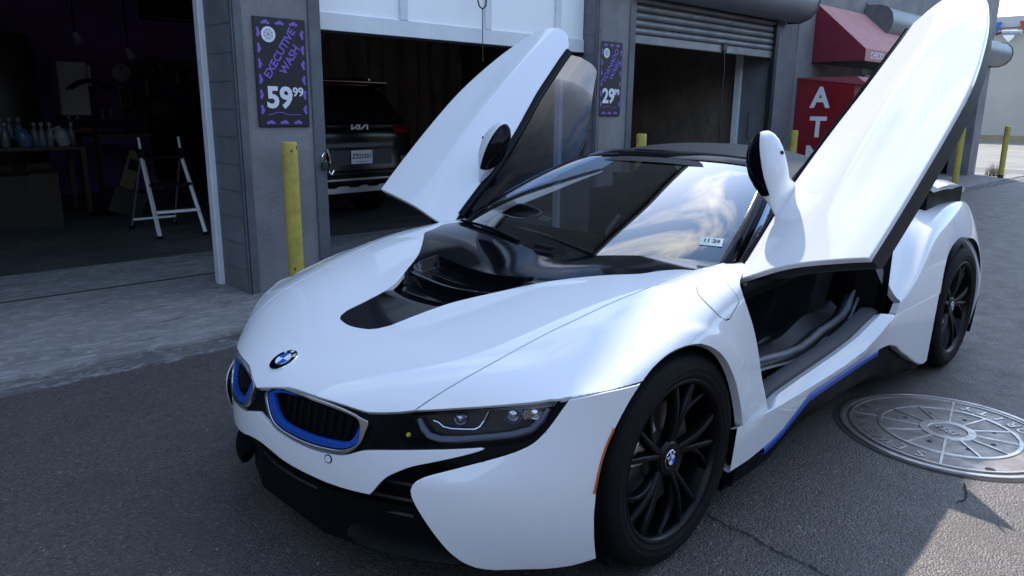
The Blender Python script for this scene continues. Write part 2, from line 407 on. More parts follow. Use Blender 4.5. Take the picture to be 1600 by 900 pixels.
# windscreen
_w = []
for t, xc, zc, hw, dx, dz in [(0, -.36, .842, .73, .19, .055), (.25, -.56, .955, .70, .15, .035), (.5, -.76, 1.052, .655, .125, .022), (.75, -.95, 1.138, .60, .105, .008), (1, -1.13, 1.212, .54, .09, -.012)]:
    row = []
    for q in (0, .25, .5, .75, .92, 1.05):
        y = q*hw; row.append((xc-dx*q*q, y, zc+dz*q*q-.03*q**6))
    _w.append(row)
GLASS = Patch(np.array(_w), mirror=True, lam=.005)
_w = []
for x, zc, hw, dz in [(-1.06, 1.190, .60, -.05), (-1.20, 1.230, .57, -.07), (-1.40, 1.256, .56, -.08), (-1.65, 1.262, .55, -.085), (-1.90, 1.245, .54, -.09), (-2.15, 1.20, .52, -.09), (-2.40, 1.13, .50, -.08), (-2.70, 1.03, .47, -.06), (-3.05, .935, .45, -.02)]:
    _w.append([(x-.08*q*q*(x > -1.3), q*hw, zc+dz*q**3-.02*q*q) for q in (0, .25, .5, .75, 1, 1.12)])
ROOF = Patch(np.array(_w), mirror=True, lam=.005)
#GEO-END
# outlines of the panels on those surfaces (surface parameters)
OUT = {
 'LGUIDE': [(0.422,2.741),(0.748,2.828),(0.972,2.943),(1.055,3.113),(0.999,3.447),(0.898,3.842),(0.801,4.263),(0.664,4.596),(0.435,4.765),(0.179,4.885)],
 'CHROME': [(0.466,2.948),(0.523,3.029),(0.659,3.119),(0.705,3.239),(0.702,3.434),(0.686,3.612),(0.609,3.684),(0.427,3.734),(0.142,3.781)],
 'PROJ': [(0.377,3.328),(0.298,4.201),(0.281,4.608),(0.997,2.657)],
 'REFL': [(0.18,4.38),(0.133,4.588),(0.08,4.872),(0.203,4.811),(0.342,4.628),(0.46,4.452),(0.381,4.383)],
 'LIP': [(4.942,1.963),(4.629,2.237),(4.39,2.57),(4.199,2.989),(4.13,3.402),(4.303,3.529),(4.515,3.639),(4.696,3.729),(4.74,3.304),(4.776,2.88),(4.838,2.447)],
 'FRONT': [(-0.029,0.422),(0.094,0.628),(0.095,0.917),(0.041,1.193),(-0.009,1.453),(-0.08,1.693),(-0.172,1.91),(-0.223,2.064),(-0.193,2.288),(-0.147,2.509),(-0.082,2.701)],
 'SHUT': [(0.723,2.954),(1.613,3.193),(2.489,3.356),(3.117,3.484),(3.637,3.642),(4.348,3.832),(4.926,4.01),(5.518,4.063),(6.299,4.085),(6.604,4.06)],
 'VEDGE': [(6.432,3.719),(6.126,3.42),(5.788,3.2),(5.589,2.757),(5.44,2.444),(5.216,2.049),(5.002,1.74),(4.764,1.498),(4.523,1.28),(4.255,1.04),(4.036,0.874),(3.769,0.764),(3.312,0.675),(2.965,0.635),(2.785,0.54),(2.706,0.429)],
 'HEADTOP': [(-0.057,3.062),(-0.036,3.446),(-0.045,3.933),(-0.03,4.479),(0.017,5.076),(0.19,5.838)],
 'SEAM': [(0.447,6.405),(1.067,6.951),(2.051,7.415),(2.817,7.676)],
 'ARCH': [(3.387,7.427),(3.849,7.305),(4.266,7.258),(4.621,7.303),(4.946,7.401),(5.254,7.54),(5.57,7.76),(5.851,8.022),(6.088,8.309),(6.303,8.667),(6.493,9.069),(6.657,9.56),(6.813,10.125),(6.92,10.593)],
 'DOORF': [(7.405,10.613),(7.851,10.593),(7.705,10.032),(7.548,9.37),(7.426,8.673),(7.306,8.071),(7.202,7.584),(7.117,7.12),(7.085,6.597),(7.158,5.979)],
 'BASE': [(7.497,5.405),(8.086,4.754),(8.4,4.115),(8.355,3.985),(7.662,4.148),(7.055,4.133)],
 'FUEL': [(5.968,5.164),(6.238,5.144),(6.69,5.227),(6.781,5.432),(6.823,5.934),(6.882,6.436),(6.902,6.757),(6.652,7.015),(6.481,7.184),(6.355,7.169),(6.202,6.939),(5.987,6.106),(5.894,5.513)],
 'CENTRE': [(1.593,0.31),(1.712,0.463),(1.78,0.633),(1.836,0.79),(1.901,1.012),(1.945,1.205),(1.958,1.408),(1.942,1.578),(1.911,1.721),(1.85,1.829),(1.757,1.923),(1.657,2.043),(1.572,2.266),(1.501,2.496),(1.393,2.861),(1.288,3.252),(1.206,3.569),(1.149,3.787),(1.193,3.854),(1.273,3.779),(1.432,3.542),(1.751,3.034),(1.898,2.808),(2.075,2.63),(2.318,2.441),(2.561,2.332),(2.757,2.265),(2.92,2.195),(2.92,1.965),(2.9,1.728),(2.866,1.493),(2.805,1.28),(2.739,1.029),(2.656,0.766),(2.582,0.563),(2.482,0.374)],
 'OUTER': [(-0.011,5.302),(0.234,5.136),(0.545,4.959),(0.757,4.83),(0.95,4.691),(1.086,4.55),(1.194,4.399),(1.311,4.209),(1.483,3.904),(1.624,3.661),(1.772,3.424),(1.906,3.21),(2.038,3.027),(2.153,2.929),(2.276,2.878),(2.427,2.856),(2.57,2.871),(2.743,2.914),(2.897,2.966),(3.447,3.166),(4.059,3.412),(4.32,3.551),(4.527,3.693),(4.712,3.892),(4.788,4.06),(4.834,4.218),(4.849,4.521),(4.858,4.802),(4.862,5.157),(4.844,5.473),(4.815,5.79),(4.757,6.087),(4.68,6.56),(3.971,6.381),(3.375,6.294),(3.038,6.268),(2.752,6.268),(2.151,6.283),(1.532,6.397),(0.967,6.601),(0.586,6.865),(0.238,7.238),(-0.011,7.717),(-0.059,7.065),(-0.076,6.339),(-0.046,5.771)],
 'KOUT': [(0.75,0.236),(0.55,0.235),(0.293,0.313),(0.132,0.412),(-0.047,0.667),(-0.084,0.955),(0.008,1.224),(0.125,1.468),(0.277,1.697),(0.448,1.88),(0.554,1.963),(0.644,2.073),(0.812,2.085),(1.113,2.061),(1.369,2.033),(1.565,1.979),(1.683,1.918),(1.792,1.856),(1.833,1.798),(1.863,1.699),(1.876,1.575),(1.882,1.383),(1.867,1.203),(1.829,0.998),(1.757,0.788),(1.687,0.616),(1.58,0.475),(1.364,0.367),(1.088,0.299)],
 'KIN': [(0.483,0.399),(0.309,0.539),(0.237,0.693),(0.207,0.977),(0.268,1.241),(0.369,1.484),(0.499,1.711),(0.604,1.844),(0.708,1.908),(0.867,1.939),(1.076,1.925),(1.279,1.892),(1.419,1.843),(1.493,1.779),(1.522,1.681),(1.532,1.559),(1.534,1.368),(1.515,1.189),(1.471,0.984),(1.402,0.774),(1.313,0.643),(1.181,0.562),(0.92,0.483)],
 'HEAD': [(0.441,2.196),(0.291,2.439),(0.186,2.683),(0.112,3.005),(0.087,3.343),(0.066,3.74),(0.049,4.168),(0.028,4.635),(0.009,5.133),(0.269,5.004),(0.588,4.848),(0.789,4.709),(0.938,4.533),(1.016,4.288),(1.122,3.867),(1.204,3.469),(1.252,3.248),(1.368,2.812),(1.496,2.355),(1.575,2.114),(1.308,2.152),(0.913,2.196)],
 'LENS': [(0.252,2.689),(0.161,3.01),(0.129,3.348),(0.103,3.745),(0.081,4.172),(0.057,4.639),(0.042,5.027),(0.266,4.923),(0.541,4.778),(0.711,4.626),(0.811,4.436),(0.89,4.163),(1.007,3.648),(1.139,3.266),(1.192,3.003),(1.104,2.881),(0.888,2.767),(0.559,2.644)],
 'MARK': [(0.675,6.633),(1.029,6.43),(1.462,6.289),(1.987,6.199),(2.482,6.13),(2.502,6.245),(2.06,6.303),(1.585,6.381),(1.124,6.528),(0.776,6.718)],
 'SENS': [(2.106,1.53),(2.131,4.217)],
}
# ---------------------------------------------------------------- the white sports car
WHITE = mat('white_pearl_paint', (.74, .75, .77), rough=.5, coat=1.0, coat_rough=.012, spec=.0, var=.03, vscale=2.5)
GBLACK = mat('gloss_black', (.003, .003, .0045), rough=.08, spec=.14, rvar=.02, vscale=30)
SBLACK = mat('satin_black', (.004, .004, .005), rough=.55, spec=.1, bump=.2, bscale=400, bdist=.0005, rvar=.08)
DARKIN = mat('dark_cabin_trim', (.008, .008, .009), rough=.6, var=.3, vscale=12, bump=.25, bscale=300)
GREYIN = mat('grey_cabin_trim', (.055, .058, .066), rough=.55, var=.2, vscale=10, bump=.2, bscale=350)
TRIMG = mat('pale_grey_trim', (.20, .205, .22), rough=.4, var=.15, vscale=20)
LEATHER = mat('black_leather', (.012, .012, .014), rough=.42, bump=.3, bscale=260, bdist=.001, rvar=.06)
SILVER = mat('satin_silver', (.55, .56, .58), rough=.24, metal=1, rvar=.05, vscale=40)
CHROME = mat('chrome', (.8, .81, .83), rough=.08, metal=1)
BLUE = mat('electric_blue', (.008, .07, .36), rough=.42, spec=.3, var=.1, vscale=20)
RUBBER = mat('tyre_rubber', (.007, .007, .008), rough=.7, spec=.2, var=.4, vscale=25, bump=.25, bscale=180)
RIMB = mat('black_rim_paint', (.002, .002, .003), rough=.3, spec=.22)
DISC = mat('brake_iron', (.22, .21, .21), rough=.35, metal=.9, var=.2, vscale=50)
AMBER = mat('amber_lens', (.55, .12, .01), rough=.18, coat=.6, var=.2, vscale=60)
ROOFM = mat('roof_fabric', (.012, .012, .014), rough=.62, bump=.4, bscale=700, bdist=.0006, var=.2, vscale=14)
LAMPG = mat('lamp_reflector', (.42, .45, .52), rough=.12, metal=.95)
LGREY = mat('light_guide', (.17, .20, .27), rough=.2, coat=.6)
YEL = mat('yellow_reflector', (.55, .45, .05), rough=.3)
BADGEW = mat('badge_white', (.8, .8, .8), rough=.25, coat=.5)
BADGEB = mat('badge_blue', (.01, .12, .55), rough=.25, coat=.5)
STICK = mat('sticker_paper', (.62, .72, .66), rough=.5, var=.08, vscale=60)
INK = mat('sticker_ink', (.03, .03, .035), rough=.5)
WGLASS = glass_mat('windscreen_glass', (.34, .38, .38), ior=1.5, boost=3.0)
DGLASS = glass_mat('door_glass', (.24, .30, .42), ior=1.5, boost=.25)
LGLASS = glass_mat('lamp_glass', (.88, .90, .93), ior=1.4, boost=.8)

car = thing('sports_car', 'white two-seat sports car with both doors swung up', 'car')
O = OUT
def both(name, patch, poly, m, parent=car, label=None, **k):
    a = panel(name, patch, poly, m, parent, **k); b = panel(name, patch, poly, m, parent, mirror=True, **k); return a, b
def half_sym(h): return list(h)+[(a, -b) for a, b in reversed(h) if abs(b) > 1e-6]
# bonnet
bonnet = panel('bonnet', HOOD, half_sym([(-.32, 0)]+O['FRONT']+O['SHUT']+O['VEDGE']+[(2.64, 0)]), WHITE, car, sign=-1, gu=.16, gv=.16, thick=.02)
# black insert with its stepped vents
_vx = [(.60, .09), (.473, .167), (.355, .22), (.16, .27), (.02, .32), (-.055, .375), (-.13, .456), (-.235, .57), (-.366, .718), (-.7, .75)]
def vent(vo, S):
    x, y = S[:, 0], np.abs(S[:, 1]); w = np.interp(-x, [-q[0] for q in _vx], [q[1] for q in _vx])
    def ss(a, b, t): t = np.clip((t-a)/(b-a), 0, 1); return t*t*(3-2*t)
    m = ss(.024, .036, np.minimum(w, .30)-y)
    d = np.zeros_like(x); q = x+.12*S[:, 1]**2
    for x0, x1, dep in ((.35, .185, .032), (.185, .0, .036)):
        t = (x0-q)/(x0-x1); d -= dep*np.where((t > 0) & (t < 1), ss(0, .62, t)*(1-ss(.955, 1, t)), 0)
    return d*m
insert = panel('bonnet_insert', HOOD, half_sym([(2.62, 0)]+O['VEDGE'][::-1]+[(6.75, 4.15), (7.25, 4.2), (8, 3.9), (8, 0)]), GBLACK, car, sign=-1, off=-.003, gu=.034, gv=.07, rim=False, disp=vent, step=.06)
# front wings
def arch_lip(vo, S):
    r = np.hypot(S[:, 0]-.025, S[:, 2]-.352); t = np.clip((r-.425)/.02, 0, 1); return .006*(1-t*t*(3-2*t))*np.clip((S[:, 1]-.86)/.04, 0, 1)
FEND = [O['FRONT'][-1]]+O['HEADTOP']+O['SEAM']+O['ARCH']+O['DOORF']+O['BASE']+O['SHUT'][::-1]
fenders = both('front_wing', HOOD, FEND, WHITE, sign=-1, gu=.13, gv=.13, thick=.03, disp=arch_lip)
for i, f in enumerate(fenders):
    me = panel_mesh('charging_flap', HOOD, O['FUEL'], sign=-1, off=.0016, thick=.003, gu=.15, gv=.15, mirror=(i == 1)); 
    if i == 0:
        link('flap_seam', panel_mesh('flap_seam', HOOD, [((a-6.4)*1.035+6.4, (b-6.1)*1.03+6.1) for a, b in O['FUEL']], sign=-1, off=.0008, thick=.003, gu=.2, gv=.2), SBLACK, f)
        link('charging_flap', me, WHITE, f)
# front bumper
base_poly = [(.03, v) for v in np.linspace(-6.5, 6.5, 40)]+[(u, 6.3) for u in np.linspace(.6, 4.4, 12)]+[(4.97, v) for v in np.linspace(6.0, -6.0, 36)]+[(u, -6.3) for u in np.linspace(4.4, .6, 12)]
def recess(vo, S):
    u, v = vo[:, 0], np.abs(vo[:, 1]); ss = lambda a, b, t: (lambda q: q*q*(3-2*q))(np.clip((t-a)/(b-a), 0, 1))
    return -.085*ss(1.75, 2.15, u-.0+.35*np.clip(2.6-v, 0, 2.6)*0)*(1-ss(3.0, 3.5, v))*ss(1.5, 2.4, u+.25*v)
def corner_out(vo, S):
    t = np.clip((np.abs(vo[:, 1])-2.9)/2.0, 0, 1); return .030*(1-t*t*(3-2*t))*np.clip((vo[:, 0]-1.2)/1.0, 0, 1)
mk = lambda uv: [(a, -b) for a, b in uv]
bumper = panel('front_bumper', BUMP, base_poly, SBLACK, car, sign=1, off=-.012, gu=.12, gv=.15, disp=recess, holes=[O['KIN'], mk(O['KIN']), O['LENS'], mk(O['LENS'])], thick=.02, corner=60)
panel('bumper_centre', BUMP, half_sym([(1.42, 0)]+O['CENTRE']+[(2.40, 0)]), WHITE, bumper, sign=1, gu=.12, gv=.2, thick=.022)
both('bumper_corner', BUMP, O['OUTER'], WHITE, bumper, sign=1, gu=.12, gv=.13, thick=.006, disp=corner_out)
both('corner_backing', BUMP, O['OUTER'], SBLACK, bumper, sign=1, gu=.2, gv=.2, thick=.02, disp=lambda vo, S: corner_out(vo, S)-.008, inset=.007)
for s_ in (1, -1):
    rows = []
    for u, v in smooth_outline(O['OUTER'], .12)[None] if False else [O['OUTER'][k] for k in range(7, 27)]:
        d = float(corner_out(np.array([[u, v]]), None)[0]); S = BUMP(u, v)[0]; n = BUMP.normal(u, v)[0]; rows.append([(S+n*q)*[1, s_, 1] for q in (d-.004, d-.03, d-.07, -.13)])
    MB().grid(np.array(rows)).build('air_curtain', GBLACK, bumper, 50)
for k, u in enumerate((2.75, 3.3, 3.85)):
    MB().tube([BUMP(u, v)[0]-BUMP.normal(u, v)[0]*.07 for v in np.linspace(-2.7, 2.7, 25)], .007, 6).build('intake_bar', DARKIN, bumper, 50)

for s_ in (1, -1):
    rows = np.array([[(BUMP(u, v)[0]+BUMP.normal(u, v)[0]*q*max(.02, 1-((v-2.75)/1.05)**2)**.35)*[1, s_, 1] for u, q in ((4.35, -.08), (4.45, -.03), (4.55, .0), (4.68, .015), (4.76, .01), (4.8, -.06))] for v in np.linspace(1.7, 3.75, 24)])
    MB().grid(rows if s_ < 0 else rows[:, ::-1]).build('splitter', SBLACK, bumper, 60)
both('side_marker', BUMP, O['MARK'], AMBER, bumper, sign=1, off=.003, gu=.3, gv=.1, thick=.006, lip=.001)
def frame_at(patch, u, v, sign, mirror=False):
    c = patch(u, v)[0]; n = patch.normal(u, v)[0]*sign
    if mirror: c = c*[1, -1, 1]; n = n*[1, -1, 1]
    return Vector(c), Vector(n)
def disc(c, n, r, h, up=(0, 0, 1), seg=24, r0=0.):
    n = Vector(n).normalized(); x = n.cross(Vector(up)); x = (x if x.length > 1e-4 else n.cross(Vector((1, 0, 0)))).normalized(); y = n.cross(x); mb = MB(); vs_ = []
    prof = [(r, -.002), (r, h), (r*.96, h+.0012), (max(r0, 0.0001), h+.0012)]+([(r0, -.002)] if r0 else [])
    for rr, hh in prof: vs_ += [Vector(c)+n*hh+(x*math.cos(2*math.pi*k/seg)+y*math.sin(2*math.pi*k/seg))*rr for k in range(seg)]
    mb.add(vs_, [(i*seg+k, (i+1)*seg+k, (i+1)*seg+(k+1) % seg, i*seg+(k+1) % seg)[::-1] for i in range(len(prof)-1) for k in range(seg)]); return mb
for s_ in (False, True):
    for u, v in O['SENS']:
        c, n = frame_at(BUMP, u, v, 1, s_)
        disc(c, n, .0135, .0006).build('parking_sensor', SBLACK, bumper, 40)
        disc(c, n, .0105, .0014).build('parking_sensor', WHITE, bumper, 40)
# kidney grilles
def ring_by_angle(poly, n=84):
    P = smooth_outline(poly, .04); c = np.array([(P[:, 0].min()+P[:, 0].max())/2, (P[:, 1].min()+P[:, 1].max())/2]); sc = np.array([1/(np.ptp(P[:, 0])), 1/np.ptp(P[:, 1])])
    return P, c, sc
for _k in ('KOUT', 'KIN'): O[_k] = [(a, b-.11*(1-min(1, b/1.0))**2 if b < 1 else b) for a, b in O[_k]]
_ko, _c, _sc = ring_by_angle(O['KOUT']); _ki, _, _ = ring_by_angle(O['KIN'])
def radial(P, c, sc, ang):
    d = (P-c)*sc; r = np.hypot(*d.T); a = np.arctan2(d[:, 1], d[:, 0]); o = np.argsort(a); return np.interp(ang, np.concatenate([a[o]-2*np.pi, a[o], a[o]+2*np.pi]), np.tile(r[o], 3))
_ang = np.linspace(-np.pi, np.pi, 97)[:-1]
_ro, _ri = radial(_ko, _c, _sc, _ang), radial(_ki, _c, _sc, _ang)
def ringpts(r): return [tuple(_c+np.array([math.cos(a), math.sin(a)])*q/_sc) for a, q in zip(_ang, r)]
# u grows downwards: cos>0 is the lower edge, sin<0 the inner (centre) side
_low = np.clip(np.maximum(np.cos(_ang), -np.sin(_ang)*.9)*1.6+.1, 0, 1)
_rm = _ro+(_ri-_ro)*(.34*_low+.92*(1-_low))
for s_ in (False, True):
    kid = link('kidney_grille', panel_mesh('kidney_grille', BUMP, ringpts(_ro), sign=1, off=.006, thick=.03, gu=.2, gv=.2, holes=[ringpts(_rm)], mirror=s_, step=.2, corner=80), SILVER, car)
    link('blue_surround', panel_mesh('blue_surround', BUMP, ringpts(_rm+.004), sign=1, off=.001, thick=.022, gu=.2, gv=.2, holes=[ringpts(_ri)], mirror=s_, step=.2, corner=80), BLUE, kid)
    link('grille_back', panel_mesh('grille_back', BUMP, ringpts(_ri*1.08), sign=1, off=-.03, thick=.01, gu=.3, gv=.3, mirror=s_, step=.2, corner=80), SBLACK, kid)
    for v in np.linspace(.62, 1.9, 10):
        us = [u for u in np.linspace(.15, 1.5, 60) if inside(np.array(ringpts(_ri*.985)), np.array([[u, v]]))[0]]
        if len(us) < 3: continue
        us = np.linspace(us[0], us[-1], 6); pp = [BUMP(u, v)[0]-BUMP.normal(u, v)[0]*.022 for u in us]
        if s_: pp = [q*[1, -1, 1] for q in pp]
        MB().tube(pp, .004, 6).build('grille_bar', GBLACK, kid, 40)
# headlights
for s_ in (False, True):
    hl = link('headlight', panel_mesh('headlight', BUMP, O['HEAD'], sign=1, off=-.0065, thick=.05, gu=.12, gv=.15, holes=[O['LENS']], mirror=s_), GBLACK, car)
    link('lamp_housing', panel_mesh('lamp_housing', BUMP, O['LENS'], sign=1, off=-.045, thick=-.04, gu=.12, gv=.15, mirror=s_, lip=-.001), mat('lamp_housing_black', (.01, .011, .014), rough=.25, var=.4, vscale=25) if not s_ else MATS['lamp_housing_black'], hl)
    link('lens', panel_mesh('lens', BUMP, O['LENS'], sign=1, off=-.004, thick=.002, gu=.12, gv=.15, mirror=s_, rim=False), LGLASS, hl)
    def on(uvs, dep):
        r = [BUMP(u, v)[0]+BUMP.normal(u, v)[0]*dep for u, v in uvs]; return [q*[1, -1, 1] for q in r] if s_ else r
    MB().tube(on(O['LGUIDE'], -.018), [.007]+[.010]*8+[.007], 8).build('light_guide', LGREY, hl, 40)
    MB().tube(on(O['CHROME'], -.02), .0022, 6).build('chrome_trim', CHROME, hl, 40)
    for (u, v), r_, mt in zip(O['PROJ'], (.018, .024, .02, .006), (LAMPG, LAMPG, CHROME, YEL)):
        c, n = frame_at(BUMP, u, v, 1, s_); c = c-n*(.040 if mt is not YEL else .016)
        mb = MB(); pr = [(r_*1.15, 0), (r_*1.15, .012), (r_, .014), (r_*.8, .008), (r_*.75, .012), (r_*.5, .02), (.0005, .023)]
        x = n.cross(Vector((0, 0, 1))).normalized(); y = n.cross(x); vs_ = []
        for rr, hh in pr: vs_ += [c+n*hh+(x*math.cos(2*math.pi*k/18)+y*math.sin(2*math.pi*k/18))*rr for k in range(18)]
        mb.add(vs_, [(i*18+k, i*18+(k+1) % 18, (i+1)*18+(k+1) % 18, (i+1)*18+k) for i in range(len(pr)-1) for k in range(18)])
        mb.build('projector' if mt is not YEL else 'side_reflector', mt, hl, 35)
    link('reflector_blade', panel_mesh('reflector_blade', BUMP, O['REFL'], sign=1, off=-.022, thick=.012, gu=.2, gv=.2, mirror=s_), LAMPG, hl)
# emblem on the bonnet
def roundel(c, n, up, r, parent, name='emblem'):
    n = Vector(n).normalized(); up = Vector(up); up = (up-n*up.dot(n)).normalized(); rt = up.cross(n)
    e = disc(c, n, r, .003, up, 40).build(name, CHROME, parent, 40)
    disc(c+n*.0015, n, r*.94, .003, up, 40).build('black_ring', GBLACK, e, 40)
    disc(c+n*.0022, n, r*.60, .003, up, 40).build('inner_rim', CHROME, e, 40)
    for k in range(4):
        mb = MB(); vs_ = [c+n*.0072]+[c+n*.0072+(rt*math.cos(a)+up*math.sin(a))*r*.56 for a in np.linspace(k*math.pi/2, (k+1)*math.pi/2, 9)]
        mb.add(vs_, [(0, i, i+1) for i in range(1, 9)]).build('quadrant', BADGEB if k in (1, 3) else BADGEW, e)
    if r > .03:
        for ch, a in (('B', 135), ('M', 90), ('W', 45)):
            t = math.radians(a); d = rt*math.cos(t)+up*math.sin(t); me = text_mesh(ch, r*.36, .0004, .0006)
            put_mesh('letter', me, BADGEW, e, c+n*.0068+d*r*.77, rt*math.sin(t)-up*math.cos(t), d)
    return e
c, n = frame_at(HOOD, .86, 0.0, -1)
roundel(c-n*.001, n, (-1, 0, .6), .047, car)
# rear quarters
def uv_xz(patch, x, z, g):
    q = np.array(g, float)
    for _ in range(40):
        r = patch(*q)[0][[0, 2]]-[x, z]; h = 1e-4
        J = np.stack([(patch(q[0]+h, q[1])[0][[0, 2]]-[x, z]-r)/h, (patch(q[0], q[1]+h)[0][[0, 2]]-[x, z]-r)/h], 1)
        q = q-np.clip(np.linalg.solve(J+1e-9*np.eye(2), r), -.3, .3)
    return tuple(q)
_ap = [(-2.745+.405*math.cos(t), .352+.385*math.sin(t)) for t in np.radians(np.linspace(24, 206, 34))]
_auv = []; _g = (3.6, 2.3)
for x, z in _ap:
    _g = uv_xz(REAR, x, z, _g); _auv.append(_g)
_seam = [uv_xz(REAR, x, .505, (1.5, 2.2)) for x in (-1.745, -1.85, -2.0, -2.15, -2.28)]
_edge = [(1.15, 6.0), (1.02, 5.4), (.95, 4.8), (.90, 4.2), (.86, 3.6), (.78, 3.0), (.70, 2.6)]
_tail = [(7.2, .15), (8.0, .1), (8.95, .15), (8.95, 2), (8.95, 4), (8.95, 6), (8.95, 8.95), (6, 8.95), (4.2, 8.95), (3.6, 8.0), (2.6, 7.2), (1.8, 6.9)]
RQ = _seam+_auv+_tail+_edge
both('rear_wing', REAR, RQ, WHITE, sign=1, gu=.12, gv=.14, thick=.03)
# sill panels
_sx = [-.325, -.45, -.57, -.63, -.70, -.80, -.90, -1.05, -1.20, -1.42, -1.58, -1.68, -1.76, -1.86, -1.95, -2.03, -2.10, -2.16, -2.24, -2.30, -2.345]
_sb = np.interp(-np.array(_sx), [.32, .45, .6, .70, .80, .90, 1.17, 1.42, 1.62, 1.72, 1.80, 1.88, 1.95, 2.03, 2.14, 2.24, 2.30, 2.36], [.20, .205, .225, .25, .29, .328, .342, .352, .357, .357, .348, .318, .275, .24, .185, .145, .132, .14])
_sc_ = np.interp(-np.array(_sx), [.32, .6, .87, 1.17, 1.42, 1.55, 1.65, 1.75, 2.36], [.370, .372, .378, .387, .410, .440, .475, .500, .510])
_st = np.interp(-np.array(_sx), [.32, .58, .60, .65, .75, 1.03, 1.28, 1.49, 1.64, 1.72, 1.76, 2.36], [.371, .373, .375, .387, .398, .421, .440, .470, .515, .523, .507, .515])
_sty = np.interp(-np.array(_sx), [.32, .56, .64, 1.7, 1.76, 2.36], [.940, .938, .908, .908, .946, .958])
_scy = np.interp(-np.array(_sx), [.32, .6, 1.7, 2.0, 2.36], [.938, .945, .948, .953, .960])
for s_ in (1, -1):
    P = np.array([[(x, s_*(ty-.03), tz-.012), (x, s_*ty, tz), (x, s_*(ty*.3+cy*.7), tz*.3+cz*.7+.004), (x, s_*(cy+.001), cz), (x, s_*(cy-.004), cz*.6+bz*.4), (x, s_*(cy-.012), bz+.006), (x, s_*(cy-.018), bz), (x, s_*(cy-.06), bz+.004)]
                  for x, tz, ty, cz, cy, bz in zip(_sx, _st, _sty, _sc_, _scy, _sb)])
    if s_ == -1: P = P[:, ::-1]
    sill = MB().grid(P[:, ::1]); sill.f = [f[::-1] for f in sill.f] if True else sill.f
    sp = sill.build('sill_panel', WHITE, car, 30)
    xs = np.linspace(-.55, -1.62, 16); B = np.interp(-xs, -np.array(_sx), _sb)
    Q = np.array([[(x, s_*.928, b+.01), (x, s_*.938, b-.001), (x, s_*.936, b-.020), (x, s_*.90, b-.026)] for x, b in zip(xs, B)])
    if s_ == -1: Q = Q[:, ::-1]
    q = MB().grid(Q); q.f = [f[::-1] for f in q.f]; q.build('blue_strip', BLUE, sp, 30)
    xs = np.linspace(-.36, -2.42, 18); B = np.interp(-xs, -np.array(_sx), _sb)
    Q = np.array([[(x, s_*.89, b+.03), (x, s_*.905, b-.037), (x, s_*.88, max(.10, b-.15)), (x, s_*.80, .11)] for x, b in zip(xs, B)])
    if s_ == -1: Q = Q[:, ::-1]
    q = MB().grid(Q); q.f = [f[::-1] for f in q.f]; q.build('side_skirt', SBLACK, sp, 40)
# dark underbody and wheel houses
mb = MB(); mb.prism([(.84, -.20), (.84, .20), (.78, .38), (.68, .55), (.56, .66), (.44, .72), (.44, .52), (-.42, .52), (-.42, -.52), (.44, -.52), (.44, -.72), (.56, -.66), (.68, -.55), (.78, -.38)], 2, .14, .30); mb.box((-.30, -.79, .11), (-2.42, .79, .20)); mb.box((-2.40, -.70, .14), (-3.55, .70, .32)); mb.box((-.02, -.60, .30), (-.44, .60, .80))
mb.box((-1.86, -.70, .2), (-1.93, .70, 1.0))
mb.box((-1.93, -.62, .3), (-3.4, .62, .80))
mb.build('underbody', SBLACK, car)
for x in (0, -2.8):
    for s_ in (1, -1):
        P = [[(x+.405*math.cos(a)+.0, s_*y, .352+.40*math.sin(a)) for y in (.925 if x == 0 else .945, .56)] for a in np.linspace(math.radians(-32), math.radians(212), 30)]
        m_ = MB().grid(P); m_.grid([[(x+.405*math.cos(a)*q, s_*.56, .352+.40*math.sin(a)*q) for q in (1, 0)] for a in np.linspace(0, 2*math.pi, 30)])
        m_.build('wheel_house', SBLACK, car, 40)
# tail panel
P = REAR(np.full(10, 9.), np.arange(10.)); Q = np.concatenate([P, (P*[1, -1, 1])[::-1][1:]]); mb = MB()
mb.add([(-3.66, 0, .5)]+[(x-.005, y, z) for x, y, z in Q], [(0, i+1, i) for i in range(1, len(Q))]); mb.build('tail_panel', SBLACK, car)
